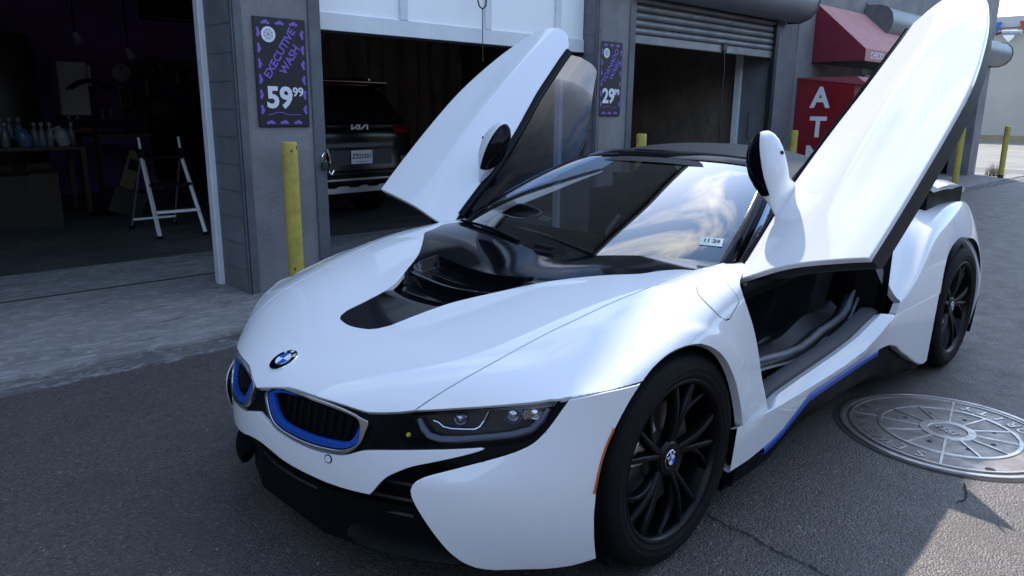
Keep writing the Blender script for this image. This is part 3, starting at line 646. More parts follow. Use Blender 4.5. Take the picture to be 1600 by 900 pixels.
# ------------------------------------------------ wheels
def make_wheel(x, yc, width, side, label_parent):
    w = bpy.data.objects.new('wheel', None); COL.objects.link(w); w.parent = label_parent; w.location = (x, side*yc, .351); w.empty_display_size = .1
    hw = width/2; R_ = .351
    prof = [(.250, -hw*.80), (.275, -hw*.98), (.305, -hw), (.330, -hw*.93), (.344, -hw*.80), (R_-.001, -hw*.5)]
    for g in (-.45, -.15, .15, .45):
        prof += [(R_, hw*(g-.08)), (R_-.006, hw*(g-.05)), (R_-.006, hw*(g+.05)), (R_, hw*(g+.08))]
    prof += [(R_-.001, hw*.55), (.344, hw*.80), (.338, hw*.88), (.330, hw*.93), (.322, hw*.975), (.305, hw), (.302, hw*1.012), (.298, hw), (.286, hw*.985), (.282, hw*.995), (.278, hw*.97), (.268, hw*.94), (.262, hw*.86)]
    sg = lambda p: [(r, side*h) for r, h in p]
    def fixs(mb):
        if side < 0: mb.f = [f[::-1] for f in mb.f]
        return mb
    fixs(MB().lathe(sg(prof), axis=1, seg=72)).build('tyre', RUBBER, w, 35)
    rim = [(.270, hw*.84), (.269, hw*.93), (.264, hw*.955), (.258, hw*.94), (.250, hw*.86), (.247, hw*.70), (.240, hw*.45), (.234, hw*.1), (.232, -hw*.8)]
    mb = fixs(MB().lathe(sg(rim), axis=1, seg=72))
    mb2 = fixs(MB().lathe(sg([(.062, hw*.25), (.062, hw*.58), (.052, hw*.68), (.036, hw*.70), (.034, hw*.66), (.0005, hw*.66)]), axis=1, seg=28)); mb.add(mb2.v, mb2.f)
    ro = mb.build('rim', RIMB, w, 35)
    sp = MB()
    def blade(a0, a1, w0, w1, h0, h1, th):
        """spoke from hub to lip, angle a0 -> a1"""
        n = 9; rows = []
        for i in range(n):
            t = i/(n-1); r = .05+(.25-.05)*t; a = a0+(a1-a0)*t**1.3; wd = w0+(w1-w0)*t; h = h0+(h1-h0)*t+.010*math.sin(math.pi*t)
            rd = (math.cos(a), math.sin(a)); tg = (-math.sin(a), math.cos(a))
            def q(o, hh): return (rd[0]*r+tg[0]*o, side*hh, rd[1]*r+tg[1]*o)
            rows.append([q(-wd, h-th), q(-wd*.9, h-.004), q(-wd*.55, h), q(wd*.55, h), q(wd*.9, h-.004), q(wd, h-th)])
        P = np.array(rows); m_ = MB().grid(P if side < 0 else P[:, ::-1]); sp.add(m_.v, m_.f)
    for k in range(5):
        a = 2*math.pi*k/5+math.radians(100)
        blade(a-.10, a-.20, .013, .010, hw*.62, hw*.80, .035); blade(a+.10, a+.20, .013, .010, hw*.62, hw*.80, .035)
        blade(a+.05, a+.60, .012, .010, hw*.50, hw*.72, .03)
    sp.build('spokes', RIMB, w, 50)
    fixs(MB().lathe(sg([(.175, -.01), (.175, .012), (.09, .012), (.085, .03), (.0005, .03)]), axis=1, seg=48)).build('brake_disc', DISC, w, 35)
    P = []
    for a in np.linspace(math.radians(118), math.radians(172), 10):
        if side < 0: a = math.pi-a if x < -1 else a
        a2 = math.pi-a
        P.append([(rr*math.cos(a2), side*h, rr*math.sin(a2)) for rr, h in ((.186, -.04), (.188, .03), (.172, .045), (.125, .045), (.11, .03), (.11, -.04))])
    c_ = MB().grid(np.array(P)); c_.build('brake_caliper', SILVER, w, 40)
    roundel(Vector((0, side*hw*.665, 0)), Vector((0, side, 0)), Vector((.3, 0, 1)), .031, w, 'centre_cap')
    return w
for s_ in (1, -1):
    make_wheel(0, .822, .195, s_, car); make_wheel(-2.8, .842, .215, s_, car)
# ------------------------------------------------ windscreen, pillars, roof
us = np.linspace(0, 4, 25); vv = np.linspace(-4.35, 4.35, 41); P = np.array([GLASS(np.full(41, u), vv) for u in us])
ws = MB().shell(P[:, ::-1], .001); g_ = MB().grid(P[:, ::-1]); g_.f = [f[::-1] for f in g_.f]
wsc = g_.build('windscreen', WGLASS, car, 60)
for s_ in (1, -1):
    rows = []
    for u in np.linspace(-.05, 4.1, 26):
        a = GLASS(u, 4.25*s_)[0]; b = GLASS(u, 4.75*s_)[0]; c_ = b+np.array([-.03, s_*.012, -.035]); d_ = a+np.array([-.03, 0, -.045])
        rows.append([a+[0, 0, .002], (a+b)/2+[0, s_*.004, .012], b+[0, 0, .004], c_, d_])
    rows = np.array(rows); m_ = MB().grid(rows if s_ < 0 else rows[:, ::-1])
    ap = m_.build('windscreen_pillar', GBLACK, car, 50)
    rows2 = np.array([[GLASS(u, 4.78*s_)[0]+[-.004, s_*.006, -.006], GLASS(u, 4.78*s_)[0]+[-.012, s_*.02, -.02], GLASS(u, 4.78*s_)[0]+[-.03, s_*.014, -.035]] for u in np.linspace(.3, 4.0, 20)])
    MB().grid(rows2 if s_ < 0 else rows2[:, ::-1]).build('door_seal', SILVER, ap, 60)
us = np.linspace(0, 8, 40); vv = np.linspace(-4.2, 4.2, 41); P = np.array([ROOF(np.full(41, u), vv) for u in us])
m_ = MB().grid(P); rf = m_.build('roof', ROOFM, car, 60)
rows = np.array([[GLASS(3.9, v)[0]+[0, 0, .004], GLASS(4.05, v)[0]+[-.01, 0, .014], GLASS(4.25, v)[0]+[-.03, 0, .010], GLASS(4.3, v)[0]+[-.06, 0, -.02]] for v in np.linspace(-4.4, 4.4, 31)])
m_ = MB().grid(rows[:, ::-1]); m_.f = [f[::-1] for f in m_.f]; m_.f = [f[::-1] for f in m_.f]; m_.build('windscreen_header', GBLACK, rf, 60)
for s_ in (1, -1):
    rows = []
    for t in np.linspace(0, 1, 14):
        x = -1.80-1.35*t; u = np.interp(-x, [1.06, 1.20, 1.40, 1.65, 1.90, 2.15, 2.40, 2.70, 3.05], range(9)); a = ROOF(u, 4.1*s_)[0]
        ur = np.interp(-x, [-q for q in _rx], range(10)); b = REAR(ur, 7.0)[0]*[1, s_, 1]
        rows.append([a, a*.6+b*.4+[0, s_*.02, .01], b+[0, -s_*.01, -.01]])
    rows = np.array(rows); MB().grid(rows if s_ > 0 else rows[:, ::-1]).build('side_buttress', GBLACK, rf, 50)
    # floating rear fin
    fx = np.linspace(-2.62, -3.45, 10); q = np.array([[(x, s_*(.79-.07*t), 1.005-.06*t+.02*math.sin(math.pi*t)), (x, s_*(.74-.06*t), 1.03-.07*t+.02*math.sin(math.pi*t)), (x, s_*(.64-.06*t), 1.035-.07*t+.02*math.sin(math.pi*t)), (x, s_*(.60-.05*t), 1.02-.07*t)] for t, x in zip(np.linspace(0, 1, 10), fx)])
    MB().shell(q if s_ < 0 else q[:, ::-1], .03).build('rear_fin', WHITE, car, 40)
    MB().box((-2.66, s_*.64, .9), (-3.3, s_*.75, .995)).build('fin_support', SBLACK, car)
# windscreen details
def on_glass(u, v, d=.0): return Vector(GLASS(u, v)[0]-GLASS.normal(u, v)[0]*-1*d)
def glass_uv(x_, y_): pass
def decal(u, v, w, h, rot, m, name, parent, d=.003):
    c = Vector(GLASS(u, v)[0]); n = Vector(-GLASS.normal(u, v)[0]); xr = Vector(GLASS(u, v+.05)[0]-GLASS(u, v-.05)[0]).normalized(); yu = n.cross(xr)
    xr2 = xr*math.cos(rot)+yu*math.sin(rot); yu2 = n.cross(xr2); c = c+n*-d
    mb = MB(); mb.add([c-xr2*w/2-yu2*h/2, c+xr2*w/2-yu2*h/2, c+xr2*w/2+yu2*h/2, c-xr2*w/2+yu2*h/2, ], [(0, 1, 2, 3)])
    return mb.build(name, m, parent), c, n, xr2, yu2
st, c, n, xr, yu = decal(.70, 3.65, .085, .05, 0, STICK, 'inspection_sticker', wsc, d=-.002)
put_mesh('sticker_text', text_mesh('11 24', .028, .0003, .0009), INK, wsc, c+n*.0008+yu*.003, xr, yu)
decal(.95, -1.1, .075, .035, .0, STICK, 'toll_tag', wsc, d=.006)
for x0, y0, x1, y1 in ((-.40, .22, -.52, -.50), (-.40, -.20, -.47, -.66)):
    pp = [(x0+(x1-x0)*t, y0+(y1-y0)*t, float(np.interp(t, [0, 1], [.862, .895]))+.012*math.sin(math.pi*t)) for t in np.linspace(0, 1, 8)]
    MB().tube(pp, [.009]*4+[.006]*4, 6).build('wiper', SBLACK, car, 40)
mb = MB(); mb.box((-.46, -.09, .846), (-.38, .02, .868), .008); mb.build('wiper_cover', SBLACK, car, 40)
mb = MB(); mb.tube([(-1.02, .0, 1.13), (-1.06, 0, 1.10)], [.05, .04], 10); mb.box((-1.10, -.12, 1.035), (-1.08, .12, 1.10), .01); mb.build('rear_view_mirror', SBLACK, car, 40)
# ------------------------------------------------ cabin
mb = MB(); mb.box((-.5, -.80, .20), (-1.9, .80, .22)); mb.build('cabin_floor', DARKIN, car)
dash = np.array([[(x, y, z) for y in np.linspace(-.74, .74, 13)] for x, z in ((-.42, .83), (-.62, .865), (-.82, .86), (-.92, .82), (-.94, .72), (-.86, .62), (-.80, .45))]); m_ = MB().grid(dash); m_.build('dashboard', DARKIN, car, 50)
sw = MB(); c = Vector((-1.05, .37, .74)); ax = Vector((-.93, 0, .36)).normalized(); e1 = Vector((0, 1, 0)); e2 = ax.cross(e1)
sw.tube([c+(e1*math.cos(a)+e2*math.sin(a))*.185 for a in np.linspace(0, 2*math.pi, 33)], .015, 8, False)
for a in (0, math.pi, -math.pi/2): sw.tube([c, c+(e1*math.cos(a)+e2*math.sin(a))*.18], [.035, .014], 8)
sw.tube([c, c-ax*.25], .03, 8); sw.build('steering_wheel', LEATHER, car, 50)
def seat(yc):
    P = [] ; s = bpy.data.objects.new('seat', None); COL.objects.link(s); s.parent = car; s.empty_display_size = .1
    cu = np.array([[(x, yc+q*.24, zz+.055*abs(q)**2.5+(.0 if abs(q) < 1 else -.10)) for q in (-1.12, -1, -.8, -.5, 0, .5, .8, 1, 1.12)] for x, zz in ((-1.06, .30), (-1.10, .36), (-1.25, .385), (-1.45, .365), (-1.60, .35))]); MB().grid(cu).build('cushion', LEATHER, s, 50)
    bk = np.array([[(x+.07*abs(q)**2.2*(1 if abs(q) < 1.05 else -.6), yc+q*wd, z) for q in (-1.1, -1, -.8, -.5, 0, .5, .8, 1, 1.1)] for x, z, wd in ((-1.55, .34, .24), (-1.62, .50, .25), (-1.70, .70, .25), (-1.76, .88, .22), (-1.80, 1.0, .14), (-1.83, 1.08, .12), (-1.88, 1.09, .10))]); MB().grid(bk).build('backrest', LEATHER, s, 50)
    return s
seat(.37); seat(-.37)
# sill tread and bolster seen through the open doorway
for s_ in (1, -1):
    xs = np.linspace(-.60, -1.74, 20); tz = np.interp(-xs, -np.array(_sx), _st)
    P = np.array([[(x, s_*.905, z-.03), (x, s_*.878, z-.028), (x, s_*.874, z+.004), (x, s_*.84, z+.014), (x, s_*.815, z+.010), (x, s_*.80, z-.02), (x, s_*.76, z-.06)] for x, z in zip(xs, tz)])
    m_ = MB(); m_.grid(P if s_ < 0 else P[:, ::-1]); m_.mi = [(1 if (k % 6) in ((0, 5) if s_ < 0 else (0, 5)) else 0) for k in range(len(m_.f))]
    m_.build('door_sill', [GREYIN, DARKIN], car, 40)
    P = np.array([[(x, s_*.76, z-.06), (x, s_*.70, z-.09), (x, s_*.64, z-.10)] for x, z in zip(xs, tz)]); MB().grid(P if s_ < 0 else P[:, ::-1]).build('sill_carpet', DARKIN, car, 40)
    bp = [(-.80, .70, .40), (-.95, .70, .385), (-1.12, .70, .365), (-1.28, .70, .358), (-1.38, .70, .372), (-1.48, .703, .398), (-1.60, .708, .412), (-1.69, .712, .432), (-1.735, .716, .468), (-1.765, .715, .505), (-1.84, .70, .53)]
    b = MB().tube([(x, s_*y, z) for x, y, z in bp], [.03, .04, .042, .042, .042, .042, .042, .042, .04, .036, .03], 10).build('seat_bolster', LEATHER, car, 60)
    MB().tube([(x+.004, s_*(y+.041), z+.004) for x, y, z in bp], .0075, 6).build('bolster_trim', TRIMG, b, 60)
    MB().tube([(x, s_*(y+.018), z+.036) for x, y, z in bp], [.010, .016, .018, .018, .018, .018, .018, .018, .016, .012, .008], 8).build('bolster_trim', TRIMG, b, 60)
    P = np.array([[(x, s_*(y-.02), z+.02), (x, s_*(y-.07), z+.05+.045*math.exp(-((x+1.45)/.22)**2)), (x, s_*(y-.13), z+.03+.03*math.exp(-((x+1.45)/.22)**2)), (x, s_*(y-.20), z-.02)] for x, y, z in bp[1:9]]); MB().grid(P if s_ < 0 else P[:, ::-1]).build('seat_base', LEATHER, b, 60)
    MB().box((-.70, s_*.835, .30), (-.95, s_*.842, .335), .003).build('tread_plate', TRIMG, car)
    # footwell wall and bulkhead
    m_ = MB(); m_.grid([[(-.52, s_*.82, z), (-.50, s_*.30, z)] for z in (.2, .5, .84)]); m_.grid([[(-1.88, s_*.84, z), (-1.88, s_*.2, z)] for z in (.2, .6, 1.05)]); m_.grid([[(x, s_*.10, z) for z in (.2, .42, .55)] for x in (-.5, -1.2, -1.88)])
    m_.grid([[(-1.74, s_*.905, z), (-1.90, s_*.80, z+.02)] for z in (.45, .65, .95)])
    m_.build('cabin_lining', DARKIN, car)
# ------------------------------------------------ doors, swung up
DA = np.array([-.5, .79, .83]); DX = np.array([-.768, .024, .640]); DY = np.array([.226, .945, .235]); DN = np.array([.599, -.325, .731])
DX /= np.linalg.norm(DX); DN -= DX*(DN@DX); DN /= np.linalg.norm(DN); DY = np.cross(DN, DX)*1.0
if DY[1] < 0: DY = -DY
def dpt(s, t, h): return DA+DX*s+DY*t+DN*h
_dg = []
for s in np.linspace(-.05, 1.6, 12):
    row = []
    for t in np.linspace(-.05, .62, 9):
        h = .034*max(-.3, 1-((t-.27)/.29)**2)+.016*(1-((s-.74)/.80)**2)
        h += .026*math.exp(-((t-.22-.05*s)/.05)**2)*max(0, math.sin(math.pi*min(1, max(0, (s+.05)/1.65))))
        row.append(dpt(s, t, h))
    _dg.append(row)
DOOR = Patch(np.array(_dg), lam=.004)
def d_uv(s, t): return ((s+.05)/1.65*11, (t+.05)/.67*8)
DOUT = [(.0, .0), (.012, .10), (.035, .261), (.050, .40), (.063, .505), (.22, .518), (.404, .529), (.615, .537), (.81, .537), (.967, .522), (1.165, .486), (1.30, .448), (1.42, .402), (1.49, .345), (1.525, .27), (1.50, .195), (1.41, .125), (1.289, .118), (.993, .088), (.737, .046), (.494, .014), (.227, .010)]
for s_ in (False, True):
    door = link('door', panel_mesh('door', DOOR, [d_uv(*q) for q in DOUT], sign=(1 if np.dot(DOOR.normal(5, 4)[0], DN) > 0 else -1), gu=.22, gv=.2, thick=.02, mirror=s_, lip=.004), WHITE, car)
    f = (lambda q: q*np.array([1, -1, 1])) if s_ else (lambda q: q)
    # inner shell: follows the outline, set in and 7 cm deep
    ring = smooth_outline(DOUT, .05); cen = ring.mean(0); rows = []
    def hs(q): 
        u, v = d_uv(*q); return float((DOOR(u, v)[0]-DA)@DN)
    for sc, dh in ((.992, -.010), (.985, -.055), (.95, -.085), (.80, -.10), (.4, -.095), (.02, -.09)):
        rows.append([f(dpt(*(cen+(q-cen)*sc), hs(cen+(q-cen)*min(sc, .97))+dh)) for q in ring])
    P = np.array(rows); P = np.concatenate([P, P[:, :1]], 1); m_ = MB().grid(P if s_ else P[:, ::-1]); m_.build('inner_panel', DARKIN, door, 40)
    # belt strip and window
    b = math.radians(25); gd = -DY*math.cos(b)-DN*math.sin(b)
    belt = [(.10, .004), (.227, .006), (.494, .010), (.737, .040), (.993, .082), (1.289, .112), (1.38, .118)]
    P = np.array([[f(dpt(s, t+.006, hs((s, t))+.004)), f(dpt(s, t-.012, hs((s, t))+.004)), f(dpt(s, t-.026, hs((s, t))-.012)), f(dpt(s, t-.022, hs((s, t))-.05))] for s, t in belt]); MB().grid(P if not s_ else P[:, ::-1]).build('belt_moulding', GBLACK, door, 50)
    go = [(.17, .01), (.17, .10), (.43, .16), (.56, .225), (.69, .278), (.85, .308), (.95, .308), (1.05, .29), (1.20, .245), (1.34, .20), (1.385, .185), (1.41, .15), (1.40, .06), (1.37, .0), (1.29, 0), (.99, 0), (.6, 0)]
    gs = smooth_outline(go, .04); vo, fo = cdt(gs, .07, .05)
    def gp(s, g):
        t0 = float(np.interp(s, [q[0] for q in belt], [q[1] for q in belt])); base = dpt(s, t0-.012, hs((s, t0))-.025); gg = g
        return f(base+gd*gg-DN*.35*gg*gg)
    m_ = MB(); m_.add([gp(*q) for q in vo], fo); m_.build('window_glass', DGLASS, door, 60)
    fr = [gp(s, g) for s, g in [(1.42, -.03), (1.40, .06), (1.41, .15), (1.385, .187), (1.34, .202), (1.20, .248), (1.05, .293), (.95, .311), (.85, .311), (.69, .281), (.56, .228), (.43, .163), (.17, .103)]]
    # frameless: only the front quarter has a black surround
    MB().tube([gp(s, g)-f(DN)*.008 for s, g in [(.95, .330), (.80, .335), (.66, .295), (.52, .235), (.40, .185), (.25, .145), (.12, .12)]], [.006]+[.014]*6, 6).build('window_surround', GBLACK, door, 60)
    q = [gp(s, g)-f(DN)*.012 for s, g in [(.20, .0), (.20, .10), (.40, .15), (.40, .0)]]; m_ = MB(); m_.add(q+[x-f(DN)*.05 for x in q], [(0, 1, 2, 3), (7, 6, 5, 4), (0, 4, 5, 1), (1, 5, 6, 2), (2, 6, 7, 3), (3, 7, 4, 0)]); m_.build('front_quarter_panel', GBLACK, door)
    # hinge arm back to the body
    MB().tube([f(np.array(q)) for q in ((-.42, .80, .70), (-.46, .83, .80), tuple(dpt(.10, .18, -.05)), tuple(dpt(.30, .25, -.06)))], [.035, .03, .03, .025], 8).build('hinge_arm', SBLACK, door, 50)
    # mirror: white underside and stalk, black cap
    def loft(rows_, a0, a1, grow, n=20):
        out = []
        for (s, t, h, rs, rt) in rows_:
            out.append([f(dpt(s+math.cos(a)*(rs+grow), t+math.sin(a)*(rt+grow), h)) for a in np.linspace(a0, a1, n)])
        return np.array(out)
    MR = [(.40, .022, -.02, .094, .013), (.40, .022, .015, .088, .017), (.402, .020, .042, .080, .024), (.408, .015, .068, .072, .038), (.418, .008, .092, .067, .056), (.432, .0, .118, .065, .071), (.452, -.008, .148, .064, .079), (.476, -.014, .178, .060, .079), (.500, -.019, .204, .052, .070), (.519, -.023, .223, .041, .056), (.532, -.025, .235, .028, .038), (.538, -.026, .241, .013, .018), (.539, -.026, .243, .001, .001)]
    P = loft(MR, 0, 2*math.pi, 0.); m_ = MB().grid(P if s_ else P[:, ::-1]); m_.build('mirror_stalk', WHITE, door, 60)
    P = loft(MR[4:], math.radians(166), math.radians(328), .0035, 24); m_ = MB().grid(P if s_ else P[:, ::-1]); m_.build('mirror_cap', GBLACK, door, 60)
    cc = f(dpt(.476, -.014+.0785, .178)); disc(Vector(cc), Vector(f(DY)), .007, .002).build('mirror_camera', SBLACK, door, 40)
# ---------------------------------------------------------------- ground
def asphalt():
    m = bpy.data.materials.new('asphalt'); m.use_nodes = True; nt = m.node_tree; b = nt.nodes['Principled BSDF']; N = nt.nodes.new; L = nt.links.new
    tc = N('ShaderNodeTexCoord')
    def noise(sc, det=5, dist=0., rough=.6):
        n = N('ShaderNodeTexNoise'); n.inputs['Scale'].default_value = sc; n.inputs['Detail'].default_value = det; n.inputs['Distortion'].default_value = dist; n.inputs['Roughness'].default_value = rough; L(tc.outputs['Object'], n.inputs['Vector']); return n.outputs['Fac']
    def ramp(x, a, b_, c0=0., c1=1.):
        r = N('ShaderNodeMapRange'); r.inputs[1].default_value = a; r.inputs[2].default_value = b_; r.inputs[3].default_value = c0; r.inputs[4].default_value = c1; L(x, r.inputs[0]); return r.outputs[0]
    def mix(f, a, c):
        x = N('ShaderNodeMix'); x.data_type = 'RGBA'; L(f, x.inputs[0])
        for i, q in ((6, a), (7, c)):
            if isinstance(q, tuple): x.inputs[i].default_value = (*q, 1)
            else: L(q, x.inputs[i])
        return x.outputs[2]
    vo = N('ShaderNodeTexVoronoi'); vo.inputs['Scale'].default_value = 130; L(tc.outputs['Object'], vo.inputs['Vector'])
    sp = N('ShaderNodeSeparateColor'); L(vo.outputs['Color'], sp.inputs[0])
    big = ramp(noise(.55, 8, .6), .34, .66); mid = ramp(noise(6, 6, .4), .3, .7)
    c = mix(big, (.066, .054, .048), (.094, .077, .068)); c = mix(mid, c, (.076, .062, .055))
    fleck = ramp(sp.outputs[0], .86, 1.0, 0, .8); c = mix(fleck, c, (.17, .155, .14))
    dark = ramp(sp.outputs[1], .72, .95); c = mix(dark, c, (.035, .033, .033))
    # oil stains
    st = ramp(noise(.9, 7, 1.6), .54, .72, 0, .85); c = mix(st, c, (.038, .036, .035))
    # cracks: thin edges of a distorted cell pattern, only in places
    nv = N('ShaderNodeTexNoise'); nv.inputs['Scale'].default_value = 2.2; nv.inputs['Detail'].default_value = 5; L(tc.outputs['Object'], nv.inputs['Vector'])
    av = N('ShaderNodeVectorMath'); av.operation = 'MULTIPLY_ADD'; L(nv.outputs['Color'], av.inputs[0]); av.inputs[1].default_value = (.55, .55, .55); L(tc.outputs['Object'], av.inputs[2])
    ce = N('ShaderNodeTexVoronoi'); ce.feature = 'DISTANCE_TO_EDGE'; ce.inputs['Scale'].default_value = .62; L(av.outputs[0], ce.inputs['Vector'])
    ck = ramp(ce.outputs['Distance'], .0035, .0012); wh = ramp(noise(.35, 2), .60, .64)
    mu = N('ShaderNodeMath'); mu.operation = 'MULTIPLY'; L(ck, mu.inputs[0]); L(wh, mu.inputs[1]);     L(c, b.inputs['Base Color']); b.inputs['Roughness'].default_value = .6; b.inputs['Specular IOR Level'].default_value = .55
    L(ramp(mid, 0, 1, .50, .68), b.inputs['Roughness'])
    h1 = N('ShaderNodeMath'); h1.operation = 'MULTIPLY_ADD'; L(vo.outputs['Distance'], h1.inputs[0]); h1.inputs[1].default_value = -1.2; L(noise(55, 6), h1.inputs[2])
    h2 = N('ShaderNodeMath'); h2.operation = 'MULTIPLY_ADD'; L(mu.outputs[0], h2.inputs[0]); h2.inputs[1].default_value = 0.; L(h1.outputs[0], h2.inputs[2])
    bp = N('ShaderNodeBump'); bp.inputs['Strength'].default_value = .55; bp.inputs['Distance'].default_value = .006; L(h2.outputs[0], bp.inputs['Height']); L(bp.outputs[0], b.inputs['Normal'])
    return m
ASPH = asphalt()
def concrete(name, base, dark, light):
    m = bpy.data.materials.new(name); m.use_nodes = True; nt = m.node_tree; b = nt.nodes['Principled BSDF']; N = nt.nodes.new; L = nt.links.new
    tc = N('ShaderNodeTexCoord')
    def noise(sc, det, dist=0., stretch=None):
        n = N('ShaderNodeTexNoise'); n.inputs['Scale'].default_value = sc; n.inputs['Detail'].default_value = det; n.inputs['Distortion'].default_value = dist; n.inputs['Roughness'].default_value = .68
        if stretch:
            mp = N('ShaderNodeMapping'); mp.inputs['Scale'].default_value = stretch; L(tc.outputs['Object'], mp.inputs[0]); L(mp.outputs[0], n.inputs['Vector'])
        else: L(tc.outputs['Object'], n.inputs['Vector'])
        return n.outputs['Fac']
    def ramp(x, a, b_, c0=0., c1=1.):
        r = N('ShaderNodeMapRange'); r.inputs[1].default_value = a; r.inputs[2].default_value = b_; r.inputs[3].default_value = c0; r.inputs[4].default_value = c1; L(x, r.inputs[0]); return r.outputs[0]
    def mix(f, a, c):
        x = N('ShaderNodeMix'); x.data_type = 'RGBA'; L(f, x.inputs[0])
        for i, q in ((6, a), (7, c)):
            if isinstance(q, tuple): x.inputs[i].default_value = (*q, 1)
            else: L(q, x.inputs[i])
        return x.outputs[2]
    c = mix(ramp(noise(1.1, 9, .8, (1, 2.6, 1)), .36, .64), base, dark)
    pit = noise(7, 12, 1.0, (1, 2.2, 1)); c = mix(ramp(pit, .50, .60), c, light)
    c = mix(ramp(noise(3.1, 12, .6, (1, 1.5, 1)), .58, .68, 0, .7), c, tuple(q*.45 for q in dark))
    c = mix(ramp(noise(60, 4), .55, .75, 0, .5), c, tuple(q*.5 for q in base))
    L(c, b.inputs['Base Color']); b.inputs['Roughness'].default_value = .85; b.inputs['Specular IOR Level'].default_value = .3
    bp = N('ShaderNodeBump'); bp.inputs['Strength'].default_value = .7; bp.inputs['Distance'].default_value = .012; L(pit, bp.inputs['Height'])
    bp2 = N('ShaderNodeBump'); bp2.inputs['Strength'].default_value = .5; bp2.inputs['Distance'].default_value = .004; L(noise(70, 5), bp2.inputs['Height']); L(bp.outputs[0], bp2.inputs['Normal']); L(bp2.outputs[0], b.inputs['Normal'])
    return m
CONC = concrete('apron_concrete', (.24, .234, .23), (.165, .16, .158), (.30, .295, .29))
CONC2 = concrete('worn_concrete', (.13, .128, .125), (.07, .068, .066), (.24, .235, .23))
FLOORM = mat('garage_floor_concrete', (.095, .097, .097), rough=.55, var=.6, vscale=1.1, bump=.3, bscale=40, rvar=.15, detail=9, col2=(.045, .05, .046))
# one sheet with a manhole opening left as a shallow seat
g = MB(); ring = 40; cx, cy, R0 = -1.785, 1.225, .462
gv = [(-260, -260, 0), (260, -260, 0), (260, 260, 0), (-260, 260, 0)]
g.add(gv, [(0, 1, 2, 3)]); GROUND = g.build('ground', ASPH, None, kind='structure')
CRK = mat('crack_dirt', (.012, .011, .010), rough=.95, var=.4, vscale=60)
random.seed(21)
for path, wd in (([(-.34, .80), (-.321, .932), (-.323, .969), (-.32, 1.043), (-.302, 1.11), (-.299, 1.178), (-.296, 1.244), (-.27, 1.34), (-.20, 1.45)], .0045), ([(-1.29, 1.42), (-1.211, 1.454), (-1.14, 1.466), (-1.085, 1.45)], .004)):
    pts = []
    for a, b in zip(path[:-1], path[1:]):
        for t in np.linspace(0, 1, 7)[:-1]: pts.append((a[0]+(b[0]-a[0])*t+random.uniform(-.006, .006), a[1]+(b[1]-a[1])*t+random.uniform(-.004, .004)))
    vs_ = []; n_ = len(pts)
    for i_, (x, y) in enumerate(pts):
        q = pts[min(i_+1, n_-1)]; p_ = pts[max(i_-1, 0)]; d = Vector((q[0]-p_[0], q[1]-p_[1])).normalized(); w_ = wd*random.uniform(.35, 1)*(1 if 0 < i_ < n_-1 else .1)
        vs_ += [(x-d.y*w_, y+d.x*w_, .004), (x+d.y*w_, y-d.x*w_, .004)]
    MB().add(vs_, [(2*k, 2*k+1, 2*k+3, 2*k+2) for k in range(n_-1)]).build('crack', CRK, GROUND)
# concrete apron with a broken edge
FO = Vector((-.59, -3.28, 0)); FRZ = math.atan2(-.0175, 1.)
def F(x, d, z=0.): return (FO.x+x*math.cos(FRZ)-d*math.sin(FRZ), FO.y+x*math.sin(FRZ)+d*math.cos(FRZ), z)
random.seed(3)
def ragged(x0, x1, d, amp, n):
    r = []; w = 0
    for i in range(n+1):
        w = w*.7+random.uniform(-amp, amp)*.6; r.append((x0+(x1-x0)*i/n, d+w+random.uniform(-amp, amp)*.25))
    return r
def slab(name, top, back, z, m, kind='structure', zb=-.02):
    mb = MB(); n = len(top); vs_ = [F(x, d, z) for x, d in top]+[F(x, back, z) for x, d in top]+[F(x, d+.008, zb) for x, d in top]
    fs = [(i, n+i, n+i+1, i+1) for i in range(n-1)]+[(2*n+i, i, i+1, 2*n+i+1) for i in range(n-1)]
    fs = [f[::-1] for f in fs] if top[0][0] < top[-1][0] else fs
    return mb.add(vs_, fs).build(name, m, None, kind=kind)
slab('gutter', ragged(9, -19, 1.12, .035, 300), -.02, .006, CONC2)
slab('apron', ragged(9, -19, .90, .03, 400), -1.90, .022, CONC)
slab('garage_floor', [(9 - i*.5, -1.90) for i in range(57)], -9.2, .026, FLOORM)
slab('expansion_joint', [(9 - i*.5, -.90) for i in range(57)], -.925, .0262, mat('joint_filler', (.03, .03, .033), rough=.6, var=.5, vscale=9), zb=.02)
# ---------------------------------------------------------------- the car wash building
STUCCO = mat('grey_stucco', (.24, .235, .245), rough=.85, var=.35, vscale=2.2, bump=1.0, bscale=55, bdist=.006, detail=9)
BLOCK = mat('painted_block', (.165, .168, .185), rough=.75, var=.3, vscale=3, bump=.4, bscale=30, bdist=.004, detail=9)
STEEL = mat('grey_painted_steel', (.12, .128, .145), rough=.5, var=.4, vscale=4, rvar=.1, detail=10)
DSTEEL = mat('dark_steel', (.02, .021, .025), rough=.5, var=.3, vscale=8)
TRIMW = mat('white_trim', (.72, .74, .78), rough=.5, var=.2, vscale=6, detail=9)
DOORW = mat('white_door_frame', (.70, .72, .76), rough=.42, var=.12, vscale=4)
SHUT = mat('galvanised_shutter', (.25, .26, .28), rough=.45, metal=.35, var=.35, vscale=3.5, rvar=.1, detail=10)
HOUS = mat('shutter_housing', (.21, .225, .25), rough=.45, metal=.2, var=.2, vscale=2.5)
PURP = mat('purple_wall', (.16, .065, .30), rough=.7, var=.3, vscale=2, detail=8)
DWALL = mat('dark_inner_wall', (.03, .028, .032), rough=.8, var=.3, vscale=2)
TARP = mat('brown_tarp', (.24, .19, .15), rough=.42, var=.45, vscale=1.3, bump=.8, bscale=5, bdist=.05, detail=8)
CEIL = mat('bounce_ceiling', (.14, .14, .15), rough=.9, var=.3, vscale=3)  # grey lightened so the unseen ceiling bounces more light into the bays
